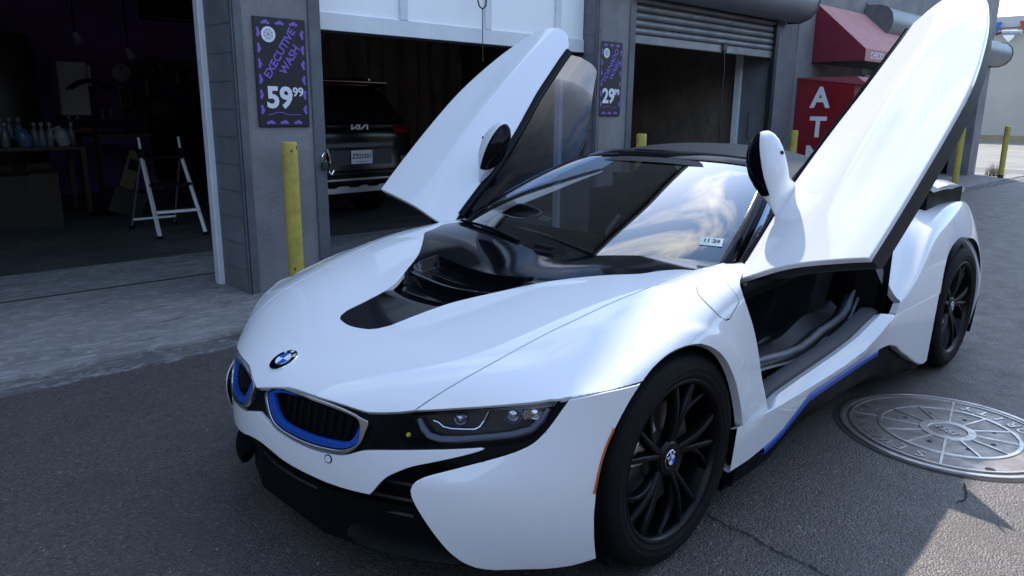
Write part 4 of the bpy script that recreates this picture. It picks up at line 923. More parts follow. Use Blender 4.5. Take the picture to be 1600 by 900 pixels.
PANE = mat('frosted_pane', (.90, .91, .93), rough=.35, var=.06, vscale=2, spec=.5)
pn = PANE.node_tree; _b = pn.nodes['Principled BSDF']
HB = 5.73
bld = thing('car_wash_building', 'long grey stucco car wash building with open garage bays', 'building', FO, FRZ)
def part(name, m, parent=bld, smooth=0): return lambda mb: mb.build(name, m, parent, smooth)
B = lambda lo, hi, bev=0.: MB().box(lo, hi, bev)
# pillars: stucco face between steel channels, block return, white trim at the back corner
def pillar(x0, x1, trim=True):
    p = B((x1+.075, -.45, 0), (x0-.002, 0, HB)).build('pillar', BLOCK, bld)
    B((x1+.10, 0, 0), (x0-.075, .012, 2.9)).build('stucco_face', STUCCO, p)
    for a, b in ((x0-.075, x0+.004), (x1, x1+.10)):
        ch = MB().box((a, -.015, 0), (b, .03, 2.9), .006); ch.build('steel_channel', STEEL, p)
    B((x0-.012, .0305, .02), (x0-.004, .034, 2.88)).build('channel_seam', DSTEEL, p)
    if trim: B((x0-.015, -.54, .02), (x0+.040, -.452, 2.75), .006).build('white_trim', TRIMW, p)
    for k in range(1, 15):          # block courses on the return
        B((x0-.004, -.44, k*.2-.004), (x0+.0005, -.02, k*.2+.004)).build('mortar_joint', STEEL, p)
    return p
pillar(0, -.70); pillar(-3.97, -4.62)
# second return of the roller bay
p3 = B((-8.5, -.50, 0), (-7.90, -.01, HB)).build('pillar', BLOCK, bld)
B((-7.90, -.60, .02), (-7.845, -.50, 2.4), .006).build('white_trim', TRIMW, p3)
B((-7.90, -.06, 0), (-7.82, .02, 2.6), .006).build('steel_channel', DSTEEL, p3)
B((-7.895, -.34, 1.05), (-7.86, -.30, 1.42), .01).build('door_pull', STEEL, p3)
# front walls above and beside
fw = B((8, -.45, 2.95), (-8.6, -.02, HB)).build('upper_wall', mat('dark_fascia', (.045, .043, .045), rough=.8, var=.3, vscale=1.5, bump=.5, bscale=40), bld); B((-8.6, -.45, 2.95), (-18.1, -.02, HB)).build('upper_wall', STUCCO, bld)
B((8, -.5, HB), (-18.2, .06, HB+.10)).build('parapet_cap', STEEL, bld)
w2 = B((-18.1, -.45, 0), (-17.55, 0, 2.95)).build('corner_pier', STUCCO, bld)
w3 = MB(); w3.box((-8.5, -.40, 0), (-10.9, 0, 2.95)); w3.box((-12.3, -.40, 0), (-15.6, 0, 2.95)); w3.box((-10.9, -.4, 2.3), (-12.3, 0, 2.95)); w3.build('front_wall', STUCCO, bld)
B((-15.6, -.4, 2.6), (-17.55, 0, 2.95)).build('bay_lintel', STUCCO, bld)
B((-15.66, -.42, .02), (-15.78, -.30, 2.6)).build('white_trim', TRIMW, bld)
B((-10.9, -.30, 0), (-12.3, -.24, 2.3)).build('shop_door', DSTEEL, bld)
B((-11.15, -.24, .9), (-12.05, -.22, 2.1)).build('shop_window', mat('dark_window', (.02, .022, .028), rough=.1), bld)
for k in range(3): B((-10.95, -.02+.04*k, 2.02-.05*k), (-12.25, .03+.04*k, 2.05-.05*k)).build('window_rail', TRIMW, bld)
B((7.9, -9.2, HB-.3), (-18.05, -.3, HB-.05)).build('roof_slab', CEIL, bld)
# interior
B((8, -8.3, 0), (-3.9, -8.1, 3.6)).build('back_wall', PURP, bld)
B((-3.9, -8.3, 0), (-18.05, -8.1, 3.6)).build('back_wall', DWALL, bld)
B((8, -8.3, 3.55), (-18.05, -.45, 3.65)).build('inner_ceiling', CEIL, bld)
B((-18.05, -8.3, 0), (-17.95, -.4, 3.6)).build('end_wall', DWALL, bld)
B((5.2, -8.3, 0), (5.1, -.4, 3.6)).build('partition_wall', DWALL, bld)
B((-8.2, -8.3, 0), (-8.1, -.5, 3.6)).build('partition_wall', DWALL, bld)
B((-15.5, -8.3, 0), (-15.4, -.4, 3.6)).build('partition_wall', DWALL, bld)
# bay two is lined with a brown tarpaulin behind the parked SUV
P = []
for i in range(40):
    t = i/39; x = -3.9-4.0*t; P.append([(x, -6.9+.07*math.sin(i*1.7)+.05*math.sin(i*.6+z*2), z) for z in np.linspace(0, 3.5, 14)])
tp = MB().grid(np.array(P)).build('tarpaulin', TARP, bld, 60)
P = [[(x, y, 2.75+.25*math.sin((y+6.9)*.45)+.05*math.sin(x*2.1+y)) for x in np.linspace(-2.2, -7.9, 24)] for y in np.linspace(-6.9, -1.6, 16)]
MB().grid(np.array(P)).build('tarpaulin', TARP, bld, 60)
B((-8.09, -8.0, 0), (-8.0, -.6, 3.5)).build('tarpaulin', TARP, bld)
# sectional garage door, raised so that its lowest row shows
gd = B((-.72, -.20, 2.02), (-3.96, -.15, 2.155), .004).build('garage_door', DOORW, bld)
xs = [-.72, -1.60, -2.57, -3.54, -3.96]
for z0 in (2.155, 2.68):
    for i, x in enumerate(xs[:-1]):
        a, b = x, xs[i+1]
        B((a+.03 if i else a, -.205, z0), (a-.05, -.146, z0+.46), .003).build('door_stile', DOORW, gd)
        B((a-.05, -.178, z0), (b+.03 if i < 3 else b, -.170, z0+.46)).build('pane', PANE, gd)
    B((-.72, -.20, z0+.46), (-3.96, -.15, z0+.525), .004).build('door_rail', DOORW, gd)
B((-.72, -.195, 2.0), (-3.96, -.155, 2.018)).build('door_seal', SBLACK, gd)
# roller shutter, half up, with separate slats and a rounded housing
sh = B((-4.62, -.10, 2.16), (-7.90, -.03, 2.255), .006).build('roller_shutter', SHUT, bld)
for k in range(7):
    z = 2.26+k*.082
    pf = [(-.07, z), (-.045, z+.003), (-.028, z+.02), (-.024, z+.045), (-.034, z+.065), (-.052, z+.074), (-.07, z+.078)]
    MB().prism(pf, 0, -7.88, -4.63).build('slat', SHUT, sh, 40)
B((-4.62, -.09, 2.255), (-4.58, .02, 2.9)).build('guide_rail', DSTEEL, sh)
MB().tube([(-6.55, -.02, 2.26), (-6.56, 0, 1.9), (-6.53, .0, 1.5), (-6.56, .01, .9)], .009, 6).build('pull_rope', DSTEEL, sh)
B((-6.50, -.03, 2.17), (-6.60, .0, 2.27), .01).build('shutter_lock', DSTEEL, sh)
def housing(x0, x1, z0, name, par=None):
    pf = [(0, z0), (.20, z0-.02), (.33, z0+.03), (.42, z0+.13), (.45, z0+.25), (.42, z0+.37), (.34, z0+.46), (.22, z0+.50), (.0, z0+.50)]
    h = MB().prism(pf, 0, x1, x0).build(name, HOUS, bld, 40)
    for x in (x0, x1): MB().prism([(-.0, z0-.03), (.20, z0-.035), (.345, z0+.02), (.435, z0+.125), (.465, z0+.25), (.435, z0+.38), (.35, z0+.475), (.22, z0+.515), (.05, z0+.52), (.0, z0+.58)], 0, x-.006, x+.006).build('end_plate', STEEL, h, 40)
    for k in range(5): B((x0, .30+.028*k, z0+.02+.085*k*.55), (x1, .302+.028*k, z0+.022+.085*k*.55)) 
    return h
housing(-4.55, -8.12, 2.66, 'shutter_housing'); housing(-10.75, -14.6, 2.62, 'shutter_housing'); housing(-15.2, -17.9, 2.5, 'shutter_housing')
# far bay behind the raised door of the car
B((-15.85, -.30, .02), (-16.05, -.22, 2.6)).build('door_stile', TRIMW, bld)
# ---------------------------------------------------------------- things on and by the building
YELLOW = mat('bollard_yellow', (.52, .42, .06), rough=.55, var=.35, vscale=9, detail=10, col2=(.34, .27, .06), bump=.3, bscale=40)
RUST = mat('chipped_paint', (.05, .035, .02), rough=.8, var=.4, vscale=40)
def bollard(x, d, h, label, lean=0.):
    b = thing('bollard', label, 'bollard', F(x, d, .02), FRZ, 'yellow steel bollards along the front', ry=lean)
    MB().lathe([(.058, 0), (.058, h-.02), (.056, h-.008), (.050, h), (.044, h-.004), (.042, h-.03), (.001, h-.03)], seg=24).build('post', YELLOW, b, 35)
    MB().lathe([(.0586, .0), (.0588, .05), (.0584, .075)], seg=24).build('rusty_foot', RUST, b, 35)
    mb = MB(); random.seed(int(abs(x)*10))
    for k in range(9):
        a = random.uniform(-.4, 2.2); z = random.choice([random.uniform(.07, .16), random.uniform(.07, .2), random.uniform(h-.12, h-.03)]); w = random.uniform(.004, .012); r = .0587
        mb.add([(r*math.cos(a+da), r*math.sin(a+da), z+dz) for da, dz in ((-w*15, 0), (0, -w*1.4), (w*14, w*.3), (w*5, w*1.6), (-w*9, w))], [(0, 1, 2, 3, 4)])
    mb.build('paint_chip', RUST, b)
    return b
bollard(-.295, .20, 1.15, 'yellow bollard in front of the pillar with the price sign 59.99')
bollard(-4.56, .22, 1.15, 'yellow bollard below the price sign 29.99')
bollard(-8.15, .25, 1.15, 'yellow bollard beside the red cash machine kiosk')
bollard(-14.05, .75, 1.15, 'yellow bollard beside the dark far bay, behind the raised white car door')
bollard(-17.45, .70, 1.15, 'leaning yellow bollard at the far corner of the building', .03)
SIGNB = mat('sign_black', (.012, .011, .014), rough=.5, var=.3, vscale=20)
SIGNP = mat('sign_purple', (.21, .12, .55), rough=.5, var=.2, vscale=30)
SIGNW = mat('sign_white', (.72, .72, .78), rough=.5)
SIGNG = mat('sign_grey', (.30, .31, .36), rough=.5)
CARP = [(-.5, -.12), (-.5, 0), (-.42, .09), (-.2, .14), (-.05, .26), (.18, .26), (.34, .10), (.5, .04), (.5, -.12), (.36, -.12), (.32, -.2), (.22, -.2), (.18, -.12), (-.2, -.12), (-.24, -.2), (-.34, -.2), (-.38, -.12)]
def price_sign(x, z0, w, h, lines, price, label, extra=None):
    s = thing('price_sign', label, 'sign', F(x, .014, z0), FRZ, 'black price signs on the pillars')
    B((-w, 0, 0), (0, .018, h), .004).build('board', SIGNB, s)
    def flat(name, pts, m, d=.0205):
        mb = MB(); mb.add([(px, d, pz) for px, pz in pts], [tuple(range(len(pts)))]); 
        mb.f = [f[::-1] for f in mb.f] if sum(pts[i][0]*pts[(i+1) % len(pts)][1]-pts[(i+1) % len(pts)][0]*pts[i][1] for i in range(len(pts))) > 0 else mb.f
        return mb.build(name, m, s)
    def motif(cx, cz, sc, ang):
        c_, s2 = math.cos(ang), math.sin(ang); flat('car_motif', [(cx+(-a)*sc*c_-b*sc*s2, cz+(-a)*sc*s2+b*sc*c_) for a, b in CARP], SIGNP)
    for k in range(3):
        motif(-w*(.22+.27*k), h*.95, w*.17, 0); motif(-w*(.22+.27*k), h*.04, w*.17, 0)
    for k in range(6):
        motif(-w*.075, h*(.86-.14*k), w*.17, math.pi/2); motif(-w*.925, h*(.86-.14*k), w*.17, -math.pi/2)
    c = (-w*.27, h*.845); R_ = w*.135
    flat('wheel_emblem', [(c[0]+R_*math.cos(a), c[1]+R_*math.sin(a)) for a in np.linspace(0, 2*math.pi, 29)[:-1]], SIGNW)
    flat('wheel_emblem', [(c[0]+R_*.68*math.cos(a), c[1]+R_*.68*math.sin(a)) for a in np.linspace(0, 2*math.pi, 29)[:-1]], SIGNG, .0212)
    for k in range(8):
        a = k*math.pi/4; flat('wheel_emblem', [(c[0]+R_*(r_*math.cos(a)-o_*math.sin(a)), c[1]+R_*(r_*math.sin(a)+o_*math.cos(a))) for r_, o_ in ((.2, -.06), (.62, -.10), (.62, .10), (.2, .06))], SIGNW, .0218)
    def txt(body, size, cx, cz, ang, m, bold):
        me = text_mesh(body, size, .0012, bold); X = Vector((-math.cos(ang), 0, math.sin(ang))); Y = Vector((math.sin(ang), 0, math.cos(ang)))
        put_mesh('lettering', me, m, s, Vector((cx, .0205, cz)), X, Y)
    for body, size, px, pz in lines: txt(body, size, -w*px, h*pz, math.radians(57), SIGNP, size*.025)
    txt(price[0], h*.27, -w*.42, h*.265, 0, SIGNW, h*.009); txt(price[1], h*.115, -w*.79, h*.325, 0, SIGNW, h*.003)
    mb = MB(); mb.tube([(-w*(.16+.68*t), .021, h*(.105+.035*math.exp(-((t-.42)/.2)**2)+.01*math.sin(t*9))) for t in np.linspace(0, 1, 24)], [.0005]+[.003]*22+[.0005], 5); mb.build('car_outline', SIGNP, s)
    return s
price_sign(-.155, 1.275, .41, .78, [('EXECUTIVE', .082, .47, .68), ('WASH', .082, .66, .625)], ('59', '99'), 'black EXECUTIVE WASH price sign reading 59.99 on the near pillar')
price_sign(-4.02, 1.36, .375, .78, [('TORNADO', .082, .47, .68), ('WASH', .082, .66, .625)], ('29', '99'), 'black WASH price sign reading 29.99 on the far pillar')
# lock and chain on the pillar edge
lk = thing('padlock', 'open padlock hanging on the steel pillar edge beside the garage bay', 'padlock', F(-.665, .03, 1.0), FRZ)
B((-.03, .0, -.06), (.02, .03, 0), .006).build('lock_body', DSTEEL, lk)
MB().tube([(-.02, .015, 0), (-.022, .015, .05), (-.005, .015, .07), (.012, .015, .05), (.012, .015, .02)], .006, 6).build('shackle', CHROME, lk, 40)
MB().tube([(-.03, .02, .1), (-.05, .03, .02), (-.03, .03, -.08), (-.055, .03, -.10), (-.075, .03, -.07)], .008, 6).build('hasp', CHROME, lk, 40)
# red awning
RED = mat('red_canvas', (.19, .012, .028), rough=.75, var=.2, vscale=3, bump=.3, bscale=160, detail=8)
REDT = mat('faded_canvas', (.50, .24, .24), rough=.8, var=.15, vscale=4, bump=.3, bscale=160)
aw = thing('awning', 'red canvas awning over the shop window', 'awning', F(-9.0, .0, 2.16), FRZ)
L_ = -2.6
MB().prism([(0.002, 0), (.78, 0), (.78, .16), (.002, .83)], 0, -.002, .004).build('side_panel', RED, aw)
MB().prism([(0.002, 0), (.78, 0), (.78, .16), (.002, .83)], 0, L_-.004, L_).build('side_panel', RED, aw)
MB().add([(0, .005, .836), (L_, .005, .836), (L_, .785, .162), (0, .785, .162)], [(0, 3, 2, 1)]).build('top_panel', REDT, aw)
MB().add([(0, .786, .162), (L_, .786, .162), (L_, .786, -.005), (0, .786, -.005)], [(0, 3, 2, 1)]).build('valance', REDT, aw)
put_mesh('lettering', text_mesh('CHECKS', .13, .001, .002), SIGNW, aw, Vector((-.42, .79, .075)), (-1, 0, 0), (0, 0, 1))
MB().box((.008, 0, -.012), (L_, .80, -.004)).build('frame', DSTEEL, aw)
# cash machine kiosk
RED2 = mat('red_enamel', (.22, .010, .018), rough=.35, coat=.2, var=.15, vscale=3)
REDL = mat('red_enamel_top', (.30, .07, .08), rough=.5, var=.15, vscale=3)
ak = thing('cash_machine_kiosk', 'red kiosk with ATM in white letters down its side', 'kiosk', F(-8.6, .0, .02), FRZ)
MB().box((-.9, .002, 0), (0, .86, 1.90), .01).build('cabinet', RED2, ak)
MB().prism([(.002, 1.90), (.88, 1.90), (1.02, 1.80), (.95, 1.79), (.002, 1.89)], 0, -.95, .012).build('top_cap', REDL, ak)
for k, ch in enumerate('ATM'): put_mesh('letter', text_mesh(ch, .40, .004, .012), SIGNW, ak, Vector((.004, .38, 1.60-k*.42)), (0, 1, 0), (0, 0, 1))
# camera lamp on the far corner
cm = thing('security_camera', 'small white camera on an arm at the far building corner', 'camera', F(-18.0, .02, 3.2), FRZ)
MB().tube([(0, 0, 0), (0, .08, .03), (.0, .16, .03)], .03, 8).build('arm', STEEL, cm); MB().tube([(0, .12, .03), (-.05, .50, .02)], .05, 10).build('housing', TRIMW, cm, 40)
# hanging cable loop at the top of the garage door
cb = thing('cable_loop', 'black cable looped over the raised garage door', 'cable', F(-2.45, -.12, 2.2), FRZ)
MB().tube([(.06, .02, .5), (.065, .03, .22), (.04, .035, .14), (0, .035, .12), (-.04, .035, .15), (-.055, .03, .25), (-.05, .03, .5)], .007, 6).build('loop', DSTEEL, cb, 60)
MB().tube([(0, .035, .12), (.005, .04, -.05), (0, .04, -.35)], .004, 6).build('tail', DSTEEL, cb, 60)
# ---------------------------------------------------------------- manhole cover
IRON = mat('cast_iron', (.25, .215, .195), rough=.45, metal=.45, var=.5, vscale=9, rvar=.12, detail=10, bump=.35, bscale=120, bdist=.002, col2=(.13, .11, .10))
IRONE = mat('worn_iron', (.48, .45, .43), rough=.38, metal=.85, var=.4, vscale=14, rvar=.1, detail=10)
HOLE = mat('hole_black', (.004, .004, .004), rough=.9)
mh = thing('manhole_cover', 'round cast iron manhole cover lettered SEWERAGE set in the asphalt', 'manhole cover', (cx, cy, .001)); mh.scale = (1, 1, .6)
MB().lathe([(.0005, .010), (R0-.045, .010), (R0-.043, .004), (R0-.030, .004), (R0-.028, .012), (R0-.004, .013), (R0, .004), (R0+.01, 0)], seg=72).build('plate', IRON, mh, 35)
for r_, w_ in ((R0-.05, .006), (.285, .010), (.098, .020)):
    MB().lathe([(r_-w_, .010), (r_-w_*.8, .0165), (r_+w_*.8, .0165), (r_+w_, .010)], seg=64).build('raised_ring', IRONE, mh, 35)
MB().lathe([(R0-.022, .0125), (R0-.018, .0155), (R0-.006, .0155), (R0-.002, .0125)], seg=72).build('raised_ring', IRONE, mh, 35)
for k in range(12):
    a = math.radians(30*k+12); r1 = .283 if k % 3 else R0-.05; c_, s2 = math.cos(a), math.sin(a); w_ = .0075
    q = [(r*c_-o*s2, r*s2+o*c_, z) for r, o, z in ((.11, -w_, .010), (r1, -w_, .010), (r1, w_, .010), (.11, w_, .010), (.11, -w_*.7, .0163), (r1, -w_*.7, .0163), (r1, w_*.7, .0163), (.11, w_*.7, .0163))]
    MB().add(q, [(4, 5, 6, 7), (0, 1, 5, 4), (1, 2, 6, 5), (2, 3, 7, 6), (3, 0, 4, 7)]).build('rib', IRONE, mh)
def mh_text(word, mid_deg, r_, step, size, dr):
    n = len(word)
    for i, ch in enumerate(word):
        a = math.radians(mid_deg-dr*(i-(n-1)/2)*step); d = Vector((math.cos(a), math.sin(a), 0)); t = Vector((math.sin(a), -math.cos(a), 0))*dr
        put_mesh('letter', text_mesh(ch, size, .003, .001), IRONE, mh, d*r_+Vector((0, 0, .012)), t, d*dr)
DN0 = 20
mh_text('SEWERAGE', 312, .352, 13.5, .085, 1); mh_text('AUTHORITY', 134, .352, 12, .085, -1)
put_mesh('letter', text_mesh('1953', .06, .003, .001), IRONE, mh, Vector((0, 0, .012)), (-.5, -.86, 0), (.86, -.5, 0))
for a, r_, q in ((27, .20, .011), (117, .20, .011), (207, .20, .011), (297, .20, .011), (72, .19, .011), (162, .19, .011), (252, .19, .011), (342, .19, .011), (27, R0-.075, .020)):
    t = math.radians(a+12); MB().lathe([(q, .0105), (q*.97, .0112), (.0005, .0112)], (r_*math.cos(t), r_*math.sin(t), 0), seg=14).build('pick_hole', HOLE, mh)
MB().lathe([(R0+.004, .0035), (R0+.016, .0030), (R0+.024, .0004)], seg=64).build('dirt_collar', mat('packed_dirt', (.035, .030, .026), rough=.95, var=.5, vscale=20), mh)
# loose grit on the asphalt
gr = MB(); random.seed(17)
for k in range(700):
    x, y = random.uniform(-4.5, 1.7), random.uniform(-2.1, 2.2); r_ = random.choice((.0015, .002, .002, .003, .004, .006)); a = random.uniform(0, 6.28)
    q = [(x+r_*math.cos(a+t)*random.uniform(.7, 1.2), y+r_*math.sin(a+t)*random.uniform(.7, 1.2), .0005) for t in (0, 1.57, 3.14, 4.71)]+[(x, y, r_*random.uniform(.6, 1.1))]
    gr.add(q, [(0, 1, 4), (1, 2, 4), (2, 3, 4), (3, 0, 4)])
gr_o = gr.build('grit', mat('pale_grit', (.30, .28, .26), rough=.9, var=.6, vscale=30), None, kind='stuff'); gr_o['label'] = 'loose pale grit scattered over the asphalt'; gr_o['category'] = 'grit'
# ---------------------------------------------------------------- distant end of the street
FARW = mat('pale_far_wall', (.40, .37, .335), rough=.8, var=.15, vscale=.5, detail=6)
FARK = mat('lit_concrete_yard', (.22, .21, .19), rough=.85, var=.35, vscale=.6, bump=.3, bscale=12)
y_ = MB(); y_.add([(-21.5, -40, .004), (-21.5, 30, .004), (-60, 30, .004), (-60, -40, .004)], [(0, 1, 2, 3)]); y_.build('side_street', FARK, None, kind='structure')
fb = thing('far_building', 'pale flat-roofed building across the side street', 'building', (-46, -8, 0))
B((-6, -30, 0), (0, 26, 5.9)).build('wall', FARW, fb); B((-6.1, -30.1, 5.9), (.15, 26.1, 6.45)).build('parapet', mat('far_parapet', (.40, .41, .43), rough=.7, var=.2, vscale=.7), fb)
B((0, -30, 0), (.4, 26, .32)).build('plinth', mat('yellow_kerb', (.30, .25, .15), rough=.8, var=.3, vscale=2), fb)
random.seed(11)
BUNT = [mat('bunting_red', (.42, .03, .04), rough=.7, var=.2, vscale=6), mat('bunting_blue', (.03, .10, .40), rough=.7, var=.2, vscale=6), mat('bunting_white', (.75, .75, .75), rough=.7)]
for k in range(14):
    y = -1.5-.62*k*1.2; z = 6.15 if k % 2 else 5.75
    cn = (k*2+k//3) % 3; ORD = ('first', 'second', 'third', 'fourth', 'fifth', 'sixth', 'seventh')
    b = thing('bunting_flag', '%s pennant in the %s row on the far parapet, %s from the corner' % (('red', 'blue', 'white')[cn], 'upper' if k % 2 else 'lower', ORD[(13-k)//2]), 'pennant', (-45.6, y, z), 0, 'pennants along the far roof edge')
    MB().prism([(-.36, 0), (.36, 0), (.22, -.42), (.02, -.62), (-.24, -.35)], 0, 0, .02).build('cloth', BUNT[cn], b)
wd = thing('weed_clump', 'dry weeds at the foot of the far corner bollard', 'weeds', F(-17.9, .45, .0), FRZ); wd['kind'] = 'stuff'
mb = MB(); random.seed(5)
for k in range(160):
    a = random.uniform(0, 6.28); r = random.uniform(0, .22); h = random.uniform(.08, .4); b_ = (r*math.cos(a), r*math.sin(a), 0); l = random.uniform(-.12, .12); l2 = random.uniform(-.12, .12); w = .012
    mb.add([b_, (b_[0]+w, b_[1]+w, 0), (b_[0]+l, b_[1]+l2, h)], [(0, 1, 2)])
mb.build('blades', mat('dry_weed', (.20, .19, .13), rough=.9, var=.3, vscale=9), wd)

# ---------------------------------------------------------------- unseen blocks added behind the viewer to darken reflections and low sky light
BRICK = mat('brown_brick', (.10, .072, .058), rough=.85, var=.35, vscale=3, bump=.5, bscale=20, bdist=.01, detail=8)
ob = thing('added_opposite_block', 'unseen low brown brick block added across the lot to dim the light', 'building', (-2, 12.5, 0))
B((-45, 0, 0), (45, 8, 5.2)).build('wall', BRICK, ob); B((-45.1, -.15, 5.2), (45.1, 8, 5.5)).build('parapet', STEEL, ob)
for k in range(14):
    x = -40+6*k; w = B((x, -.05, .9 if k % 3 else 0), (x+2.4, -.01, 2.6)).build('window', DSTEEL, ob); B((x+.1, -.07, 1.0), (x+2.3, -.051, 2.5)).build('pane', MATS['dark_window'], w)
lb = thing('added_end_block', 'unseen tall grey block added ahead of the white car to dim the light', 'building', (15, -4, 0))  # out of view, added to cut the sky light reaching the car's nose
B((0, -14, 0), (8, 12, 6.2)).build('wall', mat('side_block', (.085, .085, .09), rough=.85, var=.3, vscale=1, bump=.4, bscale=15), lb)
for k in range(4): B((-.04, -11+6*k, 1), (-.005, -8.5+6*k, 3)).build('window', MATS['dark_window'], lb)
# ---------------------------------------------------------------- dark bay one: ladder and clutter
ALU = mat('ladder_aluminium', (.86, .87, .88), rough=.35, metal=.3, rvar=.05, vscale=20)
ld = thing('step_ladder', 'folding aluminium step ladder standing open in the dark bay', 'ladder', (-1.24, -6.65, .03), FRZ)
for s_ in (.245, -.245):
    t_ = s_*.86
    MB().tube([(s_, .47, .02), (t_, .03, .86)], .023, 4).build('front_leg', ALU, ld); MB().tube([(s_*.98, -.45, .02), (t_, -.02, .80)], .012, 4).build('rear_leg', mat('ladder_rear', (.35, .36, .38), rough=.4, metal=.8) if s_ > 0 else MATS['ladder_rear'], ld)
    MB().tube([(t_, .03, .92), (t_, .0, 1.05)], .014, 4).build('hand_rail', ALU, ld)
    B((t_-.03, -.02, .83), (t_+.03, .07, .93), .008).build('hinge', SBLACK, ld)
    for y in (.47, -.45): B((s_-.025, y-.03, 0), (s_+.025, y+.03, .03), .006).build('rubber_foot', SBLACK, ld)
B((-.235, .34, .255), (.235, .40, .285), .005).build('front_bar', ALU, ld); B((-.24, -.40, .10), (.24, -.37, .125), .005).build('rear_bar', ALU, ld)
B((-.22, .12, .53), (.22, .26, .56), .006).build('tread', SBLACK, ld); B((-.21, -.03, .82), (.21, .12, .85), .006).build('tread', SBLACK, ld)
WOODB = mat('bench_wood', (.05, .035, .025), rough=.6, var=.4, vscale=6)
PLC = mat('clear_plastic', (.13, .15, .17), rough=.25, var=.2, vscale=12); PLB = mat('blue_plastic', (.05, .14, .25), rough=.3, var=.15, vscale=10); PLW = mat('milky_plastic', (.28, .30, .31), rough=.35, var=.15, vscale=10)
CARD = mat('cardboard', (.03, .022, .016), rough=.85, var=.25, vscale=7)
def bench(x0, x1, y0, y1, z, label):
    b = thing('work_bench', label, 'bench', ((x0+x1)/2, (y0+y1)/2, .03)); w = abs(x1-x0)/2; d = abs(y1-y0)/2; z -= .03
    B((-w, -d, z-.05), (w, d, z), .004).build('bench_top', WOODB, b)
    for sx in (-1, 1):
        for sy in (-1, 1): B((sx*(w-.04)-.03, sy*(d-.04)-.03, 0), (sx*(w-.04)+.03, sy*(d-.04)+.03, z-.05)).build('leg', WOODB, b)
    return b
bench(.9, -1.10, -9.5, -8.8, .90, 'low dark bench full of bottles at the left of the bay')
bench(-1.35, -2.6, -10.2, -9.3, 1.03, 'dark bench in front of the shelf, right of the bottles')
proto = thing('spray_bottle', 'clear spray bottle', 'bottle', (0, 0, 0))
MB().lathe([(.001, 0), (.042, 0), (.045, .01), (.045, .15), (.038, .19), (.018, .225), (.016, .25), (.001, .25)], seg=14).build('body', PLC, proto, 40)
B((-.018, -.045, .25), (.018, .03, .295), .006).build('trigger_head', PLW, proto)
spots = [(-.12, -9.05, 'leftmost'), (-.26, -9.0, 'second'), (-.58, -9.0, 'third'), (-.66, -9.0, 'fourth'), (-.75, -9.0, 'fifth'), (-1.00, -9.02, 'sixth, next to the white jug')]
for i, (x, y, w) in enumerate(spots):
    o = proto if i == 0 else copy_tree(proto)
    o.location = (x, y, .90); tag(o, 'clear spray bottle on the bottle bench, %s from the left' % w if 'next' not in w else 'clear spray bottle right of the white jug on the bench', 'bottle', 'spray bottles on the bench')
for i, x in enumerate((-.30, -.40, -.50)):
    o = copy_tree(proto); o.location = (x, -9.4, .98); o.scale = (.9, .9, .9); tag(o, 'spray bottle in the back row of the bench, %s from the left' % ('first', 'second', 'third')[i], 'bottle', 'spray bottles on the bench')
def jug(x, m, label, tilt):
    j = thing('jug', label, 'jug', (x, -8.95, .905), ry=tilt)
    MB().lathe([(.001, 0), (.075, 0), (.085, .02), (.085, .15), (.065, .20), (.03, .225), (.028, .25), (.001, .25)], seg=16).build('body', m, j, 40)
    MB().tube([(.03, 0, .235), (.09, 0, .23), (.115, 0, .17), (.086, 0, .12)], .012, 6).build('handle', m, j, 50)
jug(-.48, PLB, 'blue plastic jug leaning among the bottles', .3); jug(-.90, PLW, 'white plastic jug leaning among the bottles', .25)
def carton(x, y, w, d, h, label, rz):
    c = thing('cardboard_box', label, 'box', (x, y, .03), rz, 'cardboard boxes on the bay floor')
    B((-w/2, -d/2, 0), (w/2, d/2, h)).build('body', CARD, c)
    MB().add([(-w/2, d/2, h), (w/2, d/2, h), (w/2-.03, d/2+.14, h+.07), (-w/2+.03, d/2+.14, h+.07)], [(0, 1, 2, 3)]).build('flap', CARD, c)
    MB().add([(-w/2, -d/2, h), (w/2, -d/2, h), (w/2-.03, -d/2-.12, h+.09), (-w/2+.03, -d/2-.12, h+.09)], [(0, 3, 2, 1)]).build('flap', CARD, c)
carton(.02, -8.0, .42, .38, .60, 'open cardboard box at the far left of the bay', .1); carton(-.36, -7.95, .30, .30, .62, 'smaller cardboard box right of the open one', -.15)
cbn = thing('wall_cabinet', 'pale wall cabinet with a framed door on the purple wall', 'cabinet', (-1.585, -11.0, 1.26), FRZ)
CABM = mat('cabinet_paint', (.5, .53, .54), rough=.5, var=.15, vscale=3)
B((-.2, -.3, 0), (.2, .16, .78)).build('carcass', CABM, cbn); B((-.195, .16, .005), (.195, .18, .775), .004).build('door', CABM, cbn); B((-.14, .18, .07), (.14, .186, .71), .004).build('door_panel', CABM, cbn)
B((-.26, -.3, .0), (-.215, .15, .74)).build('side_board', mat('cabinet_side', (.5, .52, .55), rough=.5), cbn)
sp_ = thing('shade_lamp', 'tall black stand lamp with a flat curved shade', 'lamp', (-1.17, -8.6, .03), FRZ)
MB().tube([(0, 0, 0), (0, 0, 1.62)], .022, 8).build('pole', SBLACK, sp_); MB().lathe([(.001, .04), (.17, .03), (.19, 0), (.0, 0)], seg=20).build('foot', SBLACK, sp_, 40)
MB().shell([[(x, y, 1.70-.10*(x/.24)**2-.04*(y/.12)**2) for x in np.linspace(-.24, .24, 11)] for y in np.linspace(-.12, .12, 5)], .015).build('shade', SBLACK, sp_, 50)
cs = thing('folded_sign', 'folded yellow-brown floor sign leaning by the bench', 'sign', (-1.40, -8.4, .35), FRZ, ry=-.35)
B((-.09, -.02, 0), (.09, .02, .52), .02).build('board', mat('caution_board', (.10, .08, .035), rough=.6, var=.3, vscale=14), cs); B((-.06, .021, .26), (.06, .024, .40)).build('print', SBLACK, cs)
